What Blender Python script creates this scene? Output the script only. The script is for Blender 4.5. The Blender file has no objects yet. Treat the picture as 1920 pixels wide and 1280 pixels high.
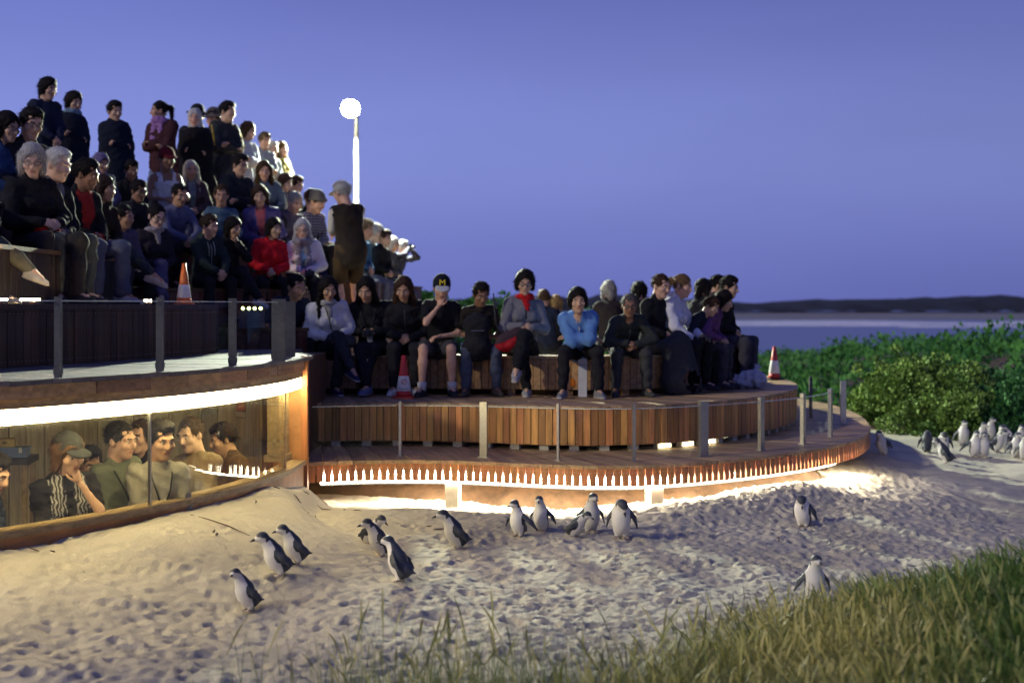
import bpy, math, random
import numpy as np
from mathutils import Vector, Matrix

# ------------------------------------------------------------------ camera, sky, sun, exposure
SC = bpy.context.scene
COL = SC.collection
FPX = 2667.0          # focal length in photograph pixels (50 mm on a 36 mm sensor, 1920 px wide)
CAMZ = 2.0            # eye height above the datum of the beach
cam_d = bpy.data.cameras.new('camera')
cam = bpy.data.objects.new('camera', cam_d)
COL.objects.link(cam)
cam.location = (0, 0, CAMZ)
cam.rotation_euler = (math.radians(90), 0, 0)
cam_d.lens = 50.0
cam_d.sensor_width = 36.0
cam_d.shift_y = -65.0 / 1920.0
cam_d.clip_end = 5000.0
cam_d.dof.use_dof = True
cam_d.dof.focus_distance = 10.4
cam_d.dof.aperture_fstop = 1.75
SC.camera = cam

world = bpy.data.worlds.new('World')
SC.world = world
world.use_nodes = True
wn = world.node_tree
wn.nodes.clear()
w_out = wn.nodes.new('ShaderNodeOutputWorld')
w_bg = wn.nodes.new('ShaderNodeBackground')
w_sky = wn.nodes.new('ShaderNodeTexSky')
w_sky.sky_type = 'NISHITA'
w_sky.sun_disc = False
SUN_EL, SUN_ROT = math.radians(24.0), math.radians(235.0)
w_sky.sun_elevation = SUN_EL
w_sky.sun_rotation = SUN_ROT
w_sky.altitude = 0
w_sky.air_density = 1.0
w_sky.dust_density = 0.6
w_sky.ozone_density = 3.0
w_tc = wn.nodes.new('ShaderNodeTexCoord')
w_sep = wn.nodes.new('ShaderNodeSeparateXYZ')
wn.links.new(w_tc.outputs['Generated'], w_sep.inputs[0])
w_ramp = wn.nodes.new('ShaderNodeValToRGB')          # dusk colours from the horizon up
w_ramp.color_ramp.interpolation = 'B_SPLINE'
w_ramp.color_ramp.elements[0].position = 0.0
w_ramp.color_ramp.elements[0].color = (0.125, 0.148, 0.47, 1)
w_ramp.color_ramp.elements[1].position = 1.0
w_ramp.color_ramp.elements[1].color = (0.045, 0.06, 0.24, 1)
for p_, c_ in ((0.05, (0.168, 0.198, 0.56)), (0.11, (0.228, 0.275, 0.66)), (0.21, (0.128, 0.155, 0.48)), (0.45, (0.085, 0.105, 0.37))):
    e_ = w_ramp.color_ramp.elements.new(p_)
    e_.color = (*c_, 1)
wn.links.new(w_sep.outputs[2], w_ramp.inputs[0])
w_az = wn.nodes.new('ShaderNodeMath')                # afterglow: a little brighter towards the west
w_az.operation = 'MULTIPLY_ADD'
w_az.inputs[1].default_value = -0.42
w_az.inputs[2].default_value = 1.0
wn.links.new(w_sep.outputs[0], w_az.inputs[0])
w_nz = wn.nodes.new('ShaderNodeTexNoise')            # thin cloud veil
w_nz.inputs['Scale'].default_value = 2.6
w_nz.inputs['Detail'].default_value = 5
w_map = wn.nodes.new('ShaderNodeMapping')
w_map.inputs['Scale'].default_value = (1, 1, 4.5)
wn.links.new(w_tc.outputs['Generated'], w_map.inputs[0])
wn.links.new(w_map.outputs[0], w_nz.inputs['Vector'])
w_cl = wn.nodes.new('ShaderNodeMath')
w_cl.operation = 'MULTIPLY_ADD'
w_cl.inputs[1].default_value = 0.28
w_cl.inputs[2].default_value = 0.86
wn.links.new(w_nz.outputs['Fac'], w_cl.inputs[0])
w_f = wn.nodes.new('ShaderNodeMath')
w_f.operation = 'MULTIPLY'
wn.links.new(w_az.outputs[0], w_f.inputs[0])
wn.links.new(w_cl.outputs[0], w_f.inputs[1])
w_mul = wn.nodes.new('ShaderNodeMix')
w_mul.data_type = 'RGBA'
w_mul.blend_type = 'ADD'
w_mul.inputs[0].default_value = 0.002
wn.links.new(w_ramp.outputs[0], w_mul.inputs[6])
wn.links.new(w_sky.outputs[0], w_mul.inputs[7])
wn.links.new(w_mul.outputs[2], w_bg.inputs[0])
wn.links.new(w_f.outputs[0], w_bg.inputs[1])
wn.links.new(w_bg.outputs[0], w_out.inputs[0])

flood_sun_d = bpy.data.lights.new('flood_sun', 'SUN')  # sun lamp standing in for an unseen warm floodlight off to the left
flood_sun_d.energy = 1.4
flood_sun_d.angle = math.radians(3)
flood_sun_d.color = (1.0, 0.90, 0.70)
flood_sun = bpy.data.objects.new('flood_sun', flood_sun_d)
COL.objects.link(flood_sun)
flood_sun.rotation_euler = (math.radians(66), 0, math.radians(-55))

SC.view_settings.view_transform = 'Standard'
SC.view_settings.look = 'None'
SC.view_settings.gamma = 1.0
SC.view_settings.exposure = 0.0
SC.view_settings.use_curve_mapping = False
SC.cycles.use_denoising = True
SC.cycles.max_bounces = 6
SC.cycles.transparent_max_bounces = 12
SC.cycles.sample_clamp_indirect = 4.0
SC.cycles.use_light_tree = False

rng = np.random.default_rng(7)
random.seed(7)


def at(px, py, depth):
    """a point of the place: photograph direction (px, py) at a distance along the view axis"""
    return ((px - 960) * depth / FPX, depth, CAMZ + (575 - py) * depth / FPX)


# ------------------------------------------------------------------ materials
MATS = {}


def nodes_of(name):
    m = bpy.data.materials.new(name)
    m.use_nodes = True
    nt = m.node_tree
    b = nt.nodes['Principled BSDF']
    return m, nt, b


def mat(name, col, rough=0.7, var=0.18, scale=12.0, bump=0.0, bscale=60.0, metal=0.0, stretch=(1, 1, 1), rand=0.0,
        spec=0.5, sheen=0.0):
    if name in MATS:
        return MATS[name]
    m, nt, b = nodes_of(name)
    N, L = nt.nodes, nt.links
    tc = N.new('ShaderNodeTexCoord')
    mp = N.new('ShaderNodeMapping')
    mp.inputs['Scale'].default_value = stretch
    L.new(tc.outputs['Object'], mp.inputs[0])
    nz = N.new('ShaderNodeTexNoise')
    nz.inputs['Scale'].default_value = scale
    nz.inputs['Detail'].default_value = 5
    nz.inputs['Roughness'].default_value = 0.65
    if rand > 0:
        oi = N.new('ShaderNodeObjectInfo')
        ad = N.new('ShaderNodeVectorMath')
        ad.operation = 'MULTIPLY_ADD'
        L.new(oi.outputs['Random'], ad.inputs[0])
        ad.inputs[1].default_value = (37.0, 61.0, 23.0)
        L.new(mp.outputs[0], ad.inputs[2])
        L.new(ad.outputs[0], nz.inputs['Vector'])
    else:
        L.new(mp.outputs[0], nz.inputs['Vector'])
    cr = N.new('ShaderNodeValToRGB')
    c = np.array(col[:3])
    lo = np.clip(c * (1 - var * 1.6), 0, 1)
    hi = np.clip(c * (1 + var * 1.2), 0, 1)
    cr.color_ramp.elements[0].position = 0.28
    cr.color_ramp.elements[0].color = (*lo, 1)
    cr.color_ramp.elements[1].position = 0.72
    cr.color_ramp.elements[1].color = (*hi, 1)
    L.new(nz.outputs['Fac'], cr.inputs[0])
    out = cr.outputs[0]
    if rand > 0:
        hs = N.new('ShaderNodeHueSaturation')
        L.new(out, hs.inputs['Color'])
        mr = N.new('ShaderNodeMapRange')
        mr.inputs[3].default_value = 1 - rand
        mr.inputs[4].default_value = 1 + rand
        L.new(oi.outputs['Random'], mr.inputs[0])
        L.new(mr.outputs[0], hs.inputs['Value'])
        mr2 = N.new('ShaderNodeMath')
        mr2.operation = 'MULTIPLY'
        mr2.inputs[1].default_value = 17.3
        fr = N.new('ShaderNodeMath')
        fr.operation = 'FRACT'
        L.new(oi.outputs['Random'], mr2.inputs[0])
        L.new(mr2.outputs[0], fr.inputs[0])
        mr3 = N.new('ShaderNodeMapRange')
        mr3.inputs[3].default_value = 0.5 - 0.03 * rand
        mr3.inputs[4].default_value = 0.5 + 0.03 * rand
        L.new(fr.outputs[0], mr3.inputs[0])
        L.new(mr3.outputs[0], hs.inputs['Hue'])
        out = hs.outputs[0]
    L.new(out, b.inputs['Base Color'])
    b.inputs['Roughness'].default_value = rough
    b.inputs['Metallic'].default_value = metal
    b.inputs['Specular IOR Level'].default_value = spec
    if sheen:
        b.inputs['Sheen Weight'].default_value = sheen
    if bump > 0:
        nb = N.new('ShaderNodeTexNoise')
        nb.inputs['Scale'].default_value = bscale
        nb.inputs['Detail'].default_value = 4
        L.new(mp.outputs[0], nb.inputs['Vector'])
        bp = N.new('ShaderNodeBump')
        bp.inputs['Strength'].default_value = bump
        bp.inputs['Distance'].default_value = 0.01
        L.new(nb.outputs['Fac'], bp.inputs['Height'])
        L.new(bp.outputs[0], b.inputs['Normal'])
    MATS[name] = m
    return m


def emit(name, col, strength):
    if name in MATS:
        return MATS[name]
    m, nt, b = nodes_of(name)
    nt.nodes.remove(b)
    e = nt.nodes.new('ShaderNodeEmission')
    e.inputs[0].default_value = (*col, 1)
    e.inputs[1].default_value = strength
    nt.links.new(e.outputs[0], nt.nodes['Material Output'].inputs[0])
    MATS[name] = m
    return m


def glass(name, tint=(0.93, 0.97, 0.94), refl=0.96, rough=0.0, smear=0.0):
    """thin architectural glass: clear straight through, mirror by Fresnel"""
    if name in MATS:
        return MATS[name]
    m, nt, b = nodes_of(name)
    N, L = nt.nodes, nt.links
    N.remove(b)
    tr = N.new('ShaderNodeBsdfTransparent')
    tr.inputs[0].default_value = (*tint, 1)
    gl = N.new('ShaderNodeBsdfGlossy')
    gl.inputs['Roughness'].default_value = rough
    ge = N.new('ShaderNodeNewGeometry')
    dt = N.new('ShaderNodeVectorMath')
    dt.operation = 'DOT_PRODUCT'
    L.new(ge.outputs['Incoming'], dt.inputs[0])
    L.new(ge.outputs['Normal'], dt.inputs[1])
    ab = N.new('ShaderNodeMath')
    ab.operation = 'ABSOLUTE'
    L.new(dt.outputs['Value'], ab.inputs[0])
    om = N.new('ShaderNodeMath')
    om.operation = 'SUBTRACT'
    om.inputs[0].default_value = 1.0
    L.new(ab.outputs[0], om.inputs[1])
    pw = N.new('ShaderNodeMath')
    pw.operation = 'POWER'
    L.new(om.outputs[0], pw.inputs[0])
    pw.inputs[1].default_value = 5.0
    fr = N.new('ShaderNodeMath')
    fr.operation = 'MULTIPLY_ADD'
    fr.inputs[1].default_value = refl
    fr.inputs[2].default_value = refl * 0.035
    L.new(pw.outputs[0], fr.inputs[0])
    mx = N.new('ShaderNodeMixShader')
    L.new(fr.outputs[0], mx.inputs[0])
    L.new(tr.outputs[0], mx.inputs[1])
    L.new(gl.outputs[0], mx.inputs[2])
    last = mx.outputs[0]
    if smear:                       # salt haze and finger smears on the pane
        df = N.new('ShaderNodeBsdfDiffuse')
        df.inputs[0].default_value = (0.75, 0.74, 0.70, 1)
        tx_ = N.new('ShaderNodeTexCoord')
        sm = N.new('ShaderNodeTexNoise')
        sm.inputs['Scale'].default_value = 3.5
        sm.inputs['Detail'].default_value = 6
        L.new(tx_.outputs['Object'], sm.inputs['Vector'])
        mm = N.new('ShaderNodeMapRange')
        mm.inputs[1].default_value = 0.3
        mm.inputs[2].default_value = 0.75
        mm.inputs[3].default_value = smear * 0.4
        mm.inputs[4].default_value = smear * 1.8
        L.new(sm.outputs['Fac'], mm.inputs[0])
        m2 = N.new('ShaderNodeMixShader')
        L.new(mm.outputs[0], m2.inputs[0])
        L.new(last, m2.inputs[1])
        L.new(df.outputs[0], m2.inputs[2])
        last = m2.outputs[0]
    L.new(last, N['Material Output'].inputs[0])
    MATS[name] = m
    return m


def wood(name, col, rough=0.6, rand=0.3, axis=2, bump=0.25):
    st = [26, 26, 26]
    st[axis] = 2.2
    return mat(name, col, rough, 0.3, 1.0, bump, 2.0, stretch=tuple(st), rand=rand)


# ------------------------------------------------------------------ mesh helpers
def new_mesh(name, V, F, mats=(), midx=None, smooth=False):
    """V (n,3) floats, F list of faces or an (m,k) int array"""
    me = bpy.data.meshes.new(name)
    V = np.asarray(V, dtype=np.float32)
    if isinstance(F, np.ndarray):
        k = F.shape[1]
        me.vertices.add(len(V))
        me.vertices.foreach_set('co', V.ravel())
        me.loops.add(F.size)
        me.loops.foreach_set('vertex_index', F.astype(np.int32).ravel())
        me.polygons.add(len(F))
        me.polygons.foreach_set('loop_start', np.arange(0, F.size, k, dtype=np.int32))
        me.polygons.foreach_set('loop_total', np.full(len(F), k, dtype=np.int32))
        me.update(calc_edges=True)
    else:
        me.from_pydata(V.tolist(), [], F)
    for m in mats:
        me.materials.append(m)
    if midx is not None:
        me.polygons.foreach_set('material_index', np.asarray(midx, dtype=np.int32))
    me.polygons.foreach_set('use_smooth', np.full(len(me.polygons), bool(smooth)))
    me.update()
    return me


def link(name, me, parent=None, loc=None, rot=None, scale=None, mats=None):
    o = bpy.data.objects.new(name, me)
    COL.objects.link(o)
    if parent is not None:
        o.parent = parent
    if loc is not None:
        o.location = loc
    if rot is not None:
        o.rotation_euler = rot
    if scale is not None:
        o.scale = scale
    if mats is not None:
        for i, m in enumerate(mats):
            o.material_slots[i].link = 'OBJECT'
            o.material_slots[i].material = m
    return o


def thing(name, label, cat, loc=(0, 0, 0), rz=0.0, group=None, scale=None):
    o = bpy.data.objects.new(name, None)
    o.empty_display_size = 0.1
    COL.objects.link(o)
    o.location = loc
    o.rotation_euler = (0, 0, rz)
    if scale is not None:
        o.scale = (scale, scale, scale)
    return tag(o, label, cat, group)


def tag(o, label, cat, group=None):
    o['label'] = label
    o['category'] = cat
    if group:
        o['group'] = group
    return o


def struct(o, kind='structure', label=None):
    o['kind'] = kind
    if label:
        o['label'] = label
    return o


class MB:
    """collects simple solids into one mesh"""

    def __init__(s):
        s.V, s.F, s.M = [], [], []

    def add(s, V, F, m=0):
        k = len(s.V)
        s.V += [tuple(v) for v in V]
        s.F += [tuple(i + k for i in f) for f in F]
        s.M += [m] * len(F)
        return s

    def box(s, lo, hi, m=0, M=None, bev=0.0):
        x0, y0, z0 = lo
        x1, y1, z1 = hi
        V = [(x0, y0, z0), (x1, y0, z0), (x1, y1, z0), (x0, y1, z0), (x0, y0, z1), (x1, y0, z1), (x1, y1, z1), (x0, y1, z1)]
        if M is not None:
            V = [tuple(M @ Vector(v)) for v in V]
        return s.add(V, [(0, 3, 2, 1), (4, 5, 6, 7), (0, 1, 5, 4), (1, 2, 6, 5), (2, 3, 7, 6), (3, 0, 4, 7)], m)

    def prism(s, poly, z0, z1, m=0, taper=None):
        """poly counter-clockwise list of (x, y)"""
        n = len(poly)
        V = [(x, y, z0) for x, y in poly] + [(x, y, z1) for x, y in poly]
        F = [tuple(range(n - 1, -1, -1)), tuple(range(n, 2 * n))]
        F += [(i, (i + 1) % n, n + (i + 1) % n, n + i) for i in range(n)]
        return s.add(V, F, m)

    def lathe(s, prof, n=16, c=(0, 0, 0), m=0, ax=None):
        V, F = [], []
        for r, z in prof:
            for i in range(n):
                a = 2 * math.pi * i / n
                V.append((c[0] + r * math.cos(a), c[1] + r * math.sin(a), c[2] + z))
        for j in range(len(prof) - 1):
            for i in range(n):
                F.append((j * n + i, j * n + (i + 1) % n, (j + 1) * n + (i + 1) % n, (j + 1) * n + i))
        F.append(tuple(range(n - 1, -1, -1)))
        F.append(tuple(range((len(prof) - 1) * n, len(prof) * n)))
        return s.add(V, F, m)

    def tube(s, pts, r, n=6, m=0, cap=True):
        P = [Vector(p) for p in pts]
        rr = r if isinstance(r, (list, tuple)) else [r] * len(P)
        V, F = [], []
        ref = None
        for i, p in enumerate(P):
            d = (P[min(i + 1, len(P) - 1)] - P[max(i - 1, 0)])
            if d.length < 1e-9:
                d = Vector((0, 0, 1))
            d.normalize()
            if ref is None:
                ref = Vector((0, 0, 1)) if abs(d.z) < 0.9 else Vector((1, 0, 0))
            u = d.cross(ref)
            if u.length < 1e-6:
                u = d.cross(Vector((1, 0.3, 0)))
            u.normalize()
            w = u.cross(d)
            ref = w
            for k in range(n):
                a = 2 * math.pi * k / n
                V.append(tuple(p + (u * math.cos(a) + w * math.sin(a)) * rr[i]))
        for j in range(len(P) - 1):
            for k in range(n):
                F.append((j * n + k, j * n + (k + 1) % n, (j + 1) * n + (k + 1) % n, (j + 1) * n + k))
        if cap:
            F.append(tuple(range(n - 1, -1, -1)))
            F.append(tuple(range((len(P) - 1) * n, len(P) * n)))
        return s.add(V, F, m)

    def mesh(s, name, mats, smooth=False):
        return new_mesh(name, s.V, s.F, mats, s.M, smooth)

    def obj(s, name, mats, parent=None, smooth=False, **kw):
        if not isinstance(mats, (list, tuple)):
            mats = [mats]
        return link(name, s.mesh(name, mats, smooth), parent, **kw)


class Path:
    """smooth plan curve through points, sampled by arc length"""

    def __init__(s, pts, n=24):
        P = np.array(pts, float)
        Q = np.vstack([2 * P[0] - P[1], P, 2 * P[-1] - P[-2]])
        out = []
        for i in range(1, len(Q) - 2):
            t = np.linspace(0, 1, n, endpoint=False)[:, None]
            a, b, c, d = Q[i - 1], Q[i], Q[i + 1], Q[i + 2]
            out.append(0.5 * (2 * b + (c - a) * t + (2 * a - 5 * b + 4 * c - d) * t ** 2 + (-a + 3 * b - 3 * c + d) * t ** 3))
        out.append(P[-1:])
        s.p = np.vstack(out)
        s.d = np.concatenate([[0], np.cumsum(np.linalg.norm(np.diff(s.p, axis=0), axis=1))])
        s.L = s.d[-1]

    def __call__(s, u):
        return np.array([np.interp(u, s.d, s.p[:, 0]), np.interp(u, s.d, s.p[:, 1])])

    def tan(s, u):
        a, b = s(max(u - 0.03, 0)), s(min(u + 0.03, s.L))
        t = b - a
        return t / np.linalg.norm(t)

    def off(s, u, o):
        """offset to the outside (the right-hand side when walking along)"""
        t = s.tan(u)
        return s(u) + np.array([t[1], -t[0]]) * o


def band(path, u0, u1, o0, o1, z0, z1, step=0.15, m=0, mb=None):
    """a curved box following a path between offsets o0 (inner) and o1 (outer)"""
    n = max(2, int((u1 - u0) / step) + 1)
    us = np.linspace(u0, u1, n)
    mb = mb or MB()
    V, F = [], []
    for u in us:
        a, b = path.off(u, o0), path.off(u, o1)
        V += [(a[0], a[1], z0), (b[0], b[1], z0), (b[0], b[1], z1), (a[0], a[1], z1)]
    for i in range(n - 1):
        k = 4 * i
        for j in range(4):
            F.append((k + j, k + 4 + j, k + 4 + (j + 1) % 4, k + (j + 1) % 4))
    F.append((0, 1, 2, 3))
    F.append((4 * n - 1, 4 * n - 2, 4 * n - 3, 4 * n - 4))
    mb.add(V, F, m)
    return mb


# ------------------------------------------------------------------ value noise
def vnoise(x, y, seed=0):
    r = np.random.default_rng(seed).random((256, 256)).astype(np.float32)
    xi, yi = np.floor(x).astype(int), np.floor(y).astype(int)
    fx, fy = x - xi, y - yi
    fx = fx * fx * (3 - 2 * fx)
    fy = fy * fy * (3 - 2 * fy)
    a, b = r[xi % 256, yi % 256], r[(xi + 1) % 256, yi % 256]
    c, d = r[xi % 256, (yi + 1) % 256], r[(xi + 1) % 256, (yi + 1) % 256]
    return (a * (1 - fx) + b * fx) * (1 - fy) + (c * (1 - fx) + d * fx) * fy - 0.5


def sst(a, b, x):
    t = np.clip((x - a) / (b - a), 0, 1)
    return t * t * (3 - 2 * t)
# ------------------------------------------------------------------ plan of the place
L0, L1, BENCH, L2, L3 = 0.63, 1.06, 1.48, 1.57, 2.02
E0 = Path([(-1.8, 12.55), (-1.15, 12.72), (-0.5, 12.68), (0.2, 12.42), (0.8, 12.28), (1.4, 12.42), (2.0, 12.82), (2.6, 13.36),
           (3.1, 13.95), (3.55, 14.7), (3.9, 15.6), (4.15, 16.6), (4.4, 18.2), (4.45, 20), (4.2, 21.8)])
E1 = Path([(-1.98, 13.95), (-1.2, 14.0), (-0.5, 13.9), (0.2, 13.62), (0.75, 13.5), (1.44, 13.72), (2.1, 14.3), (2.83, 15.4),
           (3.3, 16.6), (3.5, 18.0), (3.45, 19.3), (3.2, 20.6)])
E2 = Path([(-2.15, 15.25), (-1.0, 15.3), (0.0, 15.12), (0.8, 15.02), (1.5, 15.25), (2.05, 15.8), (2.4, 16.6), (2.6, 17.8), (2.5, 19.2)])
ARC_C, ARC_R = (-8.46, 12.0), 6.7


def arc_pt(y, r=ARC_R):
    return (ARC_C[0] + math.sqrt(max(r * r - (y - ARC_C[1]) ** 2, 0)), y)


ARC = Path([arc_pt(y) for y in np.linspace(6.0, 12.1, 9)])
R3 = Path([(-5.7, 6.0), (-4.6, 8.0), (-3.6, 10.0), (-3.05, 11.8), (-2.77, 13.2)])


def u_at_px(path, px, off=0.0):
    us = np.linspace(0, path.L, 800)
    best, bu, far = 1e9, 0, -1e9
    for u in us:
        p = path.off(u, off)
        q = 960 + p[0] * FPX / p[1]
        if q < far - 1.0:              # keep to the near side of the curve
            break
        far = max(far, q)
        e = abs(q - px)
        if e < best:
            best, bu = e, u
    return bu


def sand_h(X, Y):
    """height of the beach above the datum"""
    X, Y = np.asarray(X, float), np.asarray(Y, float)
    z = 0.27 - 0.035 * np.clip(X, -2, 6) + 0.02 * (Y - 10) * 0.5
    rr = np.hypot(X - ARC_C[0], Y - ARC_C[1]) - ARC_R          # distance in front of the bunker wall
    wd = 1.4 - 1.15 * sst(9.6, 11.3, Y)                      # the drift narrows towards the end of the wall
    z = z + (0.27 - 0.10 * sst(10.6, 11.8, Y)) * (1 - sst(0.0, 1.0, rr / wd)) * sst(12.6, 11.9, Y)
    e0y = np.interp(X, E0.p[:260, 0], E0.p[:260, 1])
    dd = e0y - Y                                              # in front of the boardwalk edge
    berm = 0.12 * np.exp(-((dd - 0.15) / 0.55) ** 2)
    z = z + berm * sst(0.8, 2.0, X) * sst(3.4, 2.6, X) - 0.105 * sst(1.0, 0.05, dd) * sst(1.8, -0.3, X)
    z = z - 0.10 * sst(0.3, 1.2, -dd) * (X < 3.3) * (Y < 16)
    z = z + 0.56 * sst(0.9, 2.9, X) * sst(8.4, 6.3, Y)         # grassy dune at the front
    z = z + 0.05 * sst(-0.5, 1.5, X) * sst(7.6, 5.6, Y)
    z = z + 0.05 * sst(13, 16, Y) * sst(2.5, 5, X)
    z = z - 0.05 * (Y > 0) * sst(18, 26, Y)
    return z


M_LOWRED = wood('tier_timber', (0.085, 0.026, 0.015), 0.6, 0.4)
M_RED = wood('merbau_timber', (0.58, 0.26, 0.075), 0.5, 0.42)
M_REDH = wood('merbau_boards', (0.38, 0.25, 0.13), 0.55, 0.35, axis=1)
M_FASC = wood('fascia_timber', (0.42, 0.165, 0.06), 0.5, 0.3)
M_DARK = wood('dark_timber', (0.10, 0.048, 0.016), 0.7, 0.4)
M_GREYB = wood('weathered_boards', (0.15, 0.13, 0.12), 0.75, 0.25, axis=0)
M_PALE = wood('pale_timber', (0.36, 0.25, 0.13), 0.6, 0.2, axis=1)
M_BEAM = wood('beam_timber', (0.40, 0.23, 0.11), 0.65, 0.3, axis=1)
M_CORT = mat('rusty_wall_board', (0.40, 0.19, 0.075), 0.6, 0.35, 3.0, 0.2, 30)
M_STEEL = mat('brushed_steel', (0.42, 0.41, 0.38), 0.35, 0.1, 40, metal=0.85)
M_DSTEEL = mat('dark_post', (0.075, 0.075, 0.078), 0.55, 0.2, 20)
M_NAIL = mat('nail_head', (0.55, 0.5, 0.42), 0.3, 0.1, 40, metal=0.8)
M_CONC = mat('pale_block', (0.5, 0.46, 0.38), 0.8, 0.15, 8, 0.2, 40)
M_PLY = wood('room_lining', (0.50, 0.42, 0.23), 0.7, 0.18)
M_GLASS = glass('clear_glass', (0.97, 0.98, 0.97), 0.28)
M_WGLASS = glass('window_glass', (0.90, 0.90, 0.84), 0.96, 0.0, 0.03)
M_EDGE = mat('glass_edge', (0.62, 0.68, 0.6), 0.25, 0.1, 20)
M_SOIL = mat('bare_soil', (0.07, 0.038, 0.018), 0.95, 0.4, 6, 0.6, 12)


def plank_mesh(name, w, t, h, m, slot=False, nails=True):
    """upright board, foot at z = 0, front face towards -Y"""
    g = 0.0035
    a = w / 2 - g
    if slot:
        b = a - 0.0048
        zs = h * 0.38
        prof = [(-b, 0), (b, 0), (b, zs), (a, zs + 0.03), (a, h), (-a, h), (-a, zs + 0.03), (-b, zs)]
    else:
        c = 0.003
        prof = [(-a, 0), (a, 0), (a, h), (-a, h)]
    n = len(prof)
    V = [(x, -t, z) for x, z in prof] + [(x, 0, z) for x, z in prof]
    # a slightly rounded front: pull the long edges back
    V = [(x, y + (0.004 if (y < 0 and abs(x) > a * 0.95) else 0), z) for x, y, z in V]
    F = [tuple(range(n)), tuple(range(2 * n - 1, n - 1, -1))]
    F += [(i, n + i, n + (i + 1) % n, (i + 1) % n) for i in range(n)]
    mb = MB().add(V, F, 0)
    if nails:
        for z in ((0.035, h - 0.035) if not slot else (h - 0.03,)):
            for x in (-a * 0.5, a * 0.5):
                q = 0.0042
                mb.add([(x - q, -t - .001, z), (x, -t - .001, z - q), (x + q, -t - .001, z), (x, -t - .001, z + q), (x, -t - .004, z)],
                       [(0, 1, 4), (1, 2, 4), (2, 3, 4), (3, 0, 4)], 1)
    return mb.mesh(name, [m, M_NAIL])


def planks(path, u0, u1, w, t, h, z, m, parent, name='plank', slot=False, off=0.0, nails=True, jit=0.004):
    me = plank_mesh(name, w, t, h, m, slot, nails)
    n = int((u1 - u0) / w)
    for i in range(n):
        u = u0 + (i + 0.5) * w
        p = path.off(u, off + random.uniform(-jit, jit))
        tt = path.tan(u)
        link(name, me, parent, (p[0], p[1], z + random.uniform(-0.002, 0.002)), (0, random.uniform(-.004, .004), math.atan2(tt[1], tt[0])))


def boards(outer, inner, n, z, t, m, parent, name='deck_board', f0=0.0, f1=1.0, oo=0.0, io=0.0, gap=0.006):
    """deck boards running from an outer to an inner curve"""
    fs = np.linspace(f0, f1, n + 1)
    for i in range(n):
        uo0, uo1 = fs[i] * outer.L + gap / 2, fs[i + 1] * outer.L - gap / 2
        ui0, ui1 = fs[i] * inner.L + gap / 2, fs[i + 1] * inner.L - gap / 2
        q = [outer.off(uo0, oo), outer.off(uo1, oo), inner.off(ui1, io), inner.off(ui0, io)]
        c = sum(q) / 4
        dz = random.uniform(-0.002, 0.002)
        ang = math.atan2(*(inner.off((ui0 + ui1) / 2, io) - outer.off((uo0 + uo1) / 2, oo))[::-1]) - math.pi / 2
        ca, sa = math.cos(-ang), math.sin(-ang)
        poly = [((p[0] - c[0]) * ca - (p[1] - c[1]) * sa, (p[0] - c[0]) * sa + (p[1] - c[1]) * ca) for p in q]
        MB().prism(poly, -t, 0).obj(name, m, parent, loc=(c[0], c[1], z + dz), rot=(0, 0, ang))


# ------------------------------------------------------------------ beach
def axis_pts(a, b, fine0, fine1, h0, h1):
    out = [fine0]
    while out[-1] < fine1:
        out.append(out[-1] + h0)
    st = h0
    while out[-1] < b:
        st = min(st * 1.12, h1)
        out.append(out[-1] + st)
    lo, st = [fine0], h0
    while lo[-1] > a:
        st = min(st * 1.12, h1)
        lo.append(lo[-1] - st)
    return np.array(lo[:0:-1] + out)


SX = axis_pts(-3.4, 9.0, -2.8, 4.2, 0.019, 0.05)
SY = axis_pts(2.5, 21.0, 6.4, 13.0, 0.019, 0.06)
GX, GY = np.meshgrid(SX, SY, indexing='ij')
GZ = sand_h(GX, GY)
GZ += 0.06 * vnoise(GX * 0.9 + 9, GY * 0.9, 1) + 0.045 * vnoise(GX * 2.3, GY * 2.3 + 5, 2)
trod = 1 - 0.45 * (1 - sst(0.3, 1.6, np.hypot(GX - ARC_C[0], GY - ARC_C[1]) - ARC_R))
DET = 0.012 * vnoise(GX * 5.5, GY * 5.5, 3) + 0.014 * vnoise(GX * 13, GY * 10 + 3, 4) + 0.014 * vnoise(GX * 26, GY * 21, 5) + 0.009 * vnoise(GX * 44, GY * 37, 6)
CHURN = vnoise(GX * 1.1 + 3, GY * 0.8, 8)
# trampling: thousands of small hollows with pushed-up rims
for k in range(42000):
    cx, cy = random.uniform(-2.9, 7.5), random.uniform(5.6, 18.5)
    if random.random() > 0.35 + 1.5 * (0.5 + float(CHURN[np.searchsorted(SX, cx), np.searchsorted(SY, cy)])):
        continue
    r = random.choice((0.012, 0.013, 0.014, 0.016, 0.018, 0.022, 0.028)) * random.uniform(0.8, 1.3) * (1.6 if k % 37 == 0 else 1.0)
    dp = r * random.uniform(0.28, 0.62)
    a = random.uniform(0, math.pi)
    el = random.uniform(1.1, 1.9)
    R = r * 2.6
    i0, i1 = np.searchsorted(SX, (cx - R, cx + R))
    j0, j1 = np.searchsorted(SY, (cy - R, cy + R))
    if i1 - i0 < 2 or j1 - j0 < 2:
        continue
    dx, dy = GX[i0:i1, j0:j1] - cx, GY[i0:i1, j0:j1] - cy
    ca, sa = math.cos(a), math.sin(a)
    q = np.hypot((dx * ca + dy * sa) / el, -dx * sa + dy * ca) / r
    rimdir = 1 + 0.7 * (dx * ca + dy * sa) / (r * el * 2)
    DET[i0:i1, j0:j1] += -dp * np.exp(-q ** 4 * 0.9) + dp * 0.42 * np.exp(-((q - 1.35) / 0.4) ** 2) * np.clip(rimdir, 0.2, 1.8)
trod = trod * (1 + 0.35 * sst(0.9, 2.2, np.hypot(GX - ARC_C[0], GY - ARC_C[1]) - ARC_R))
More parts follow.
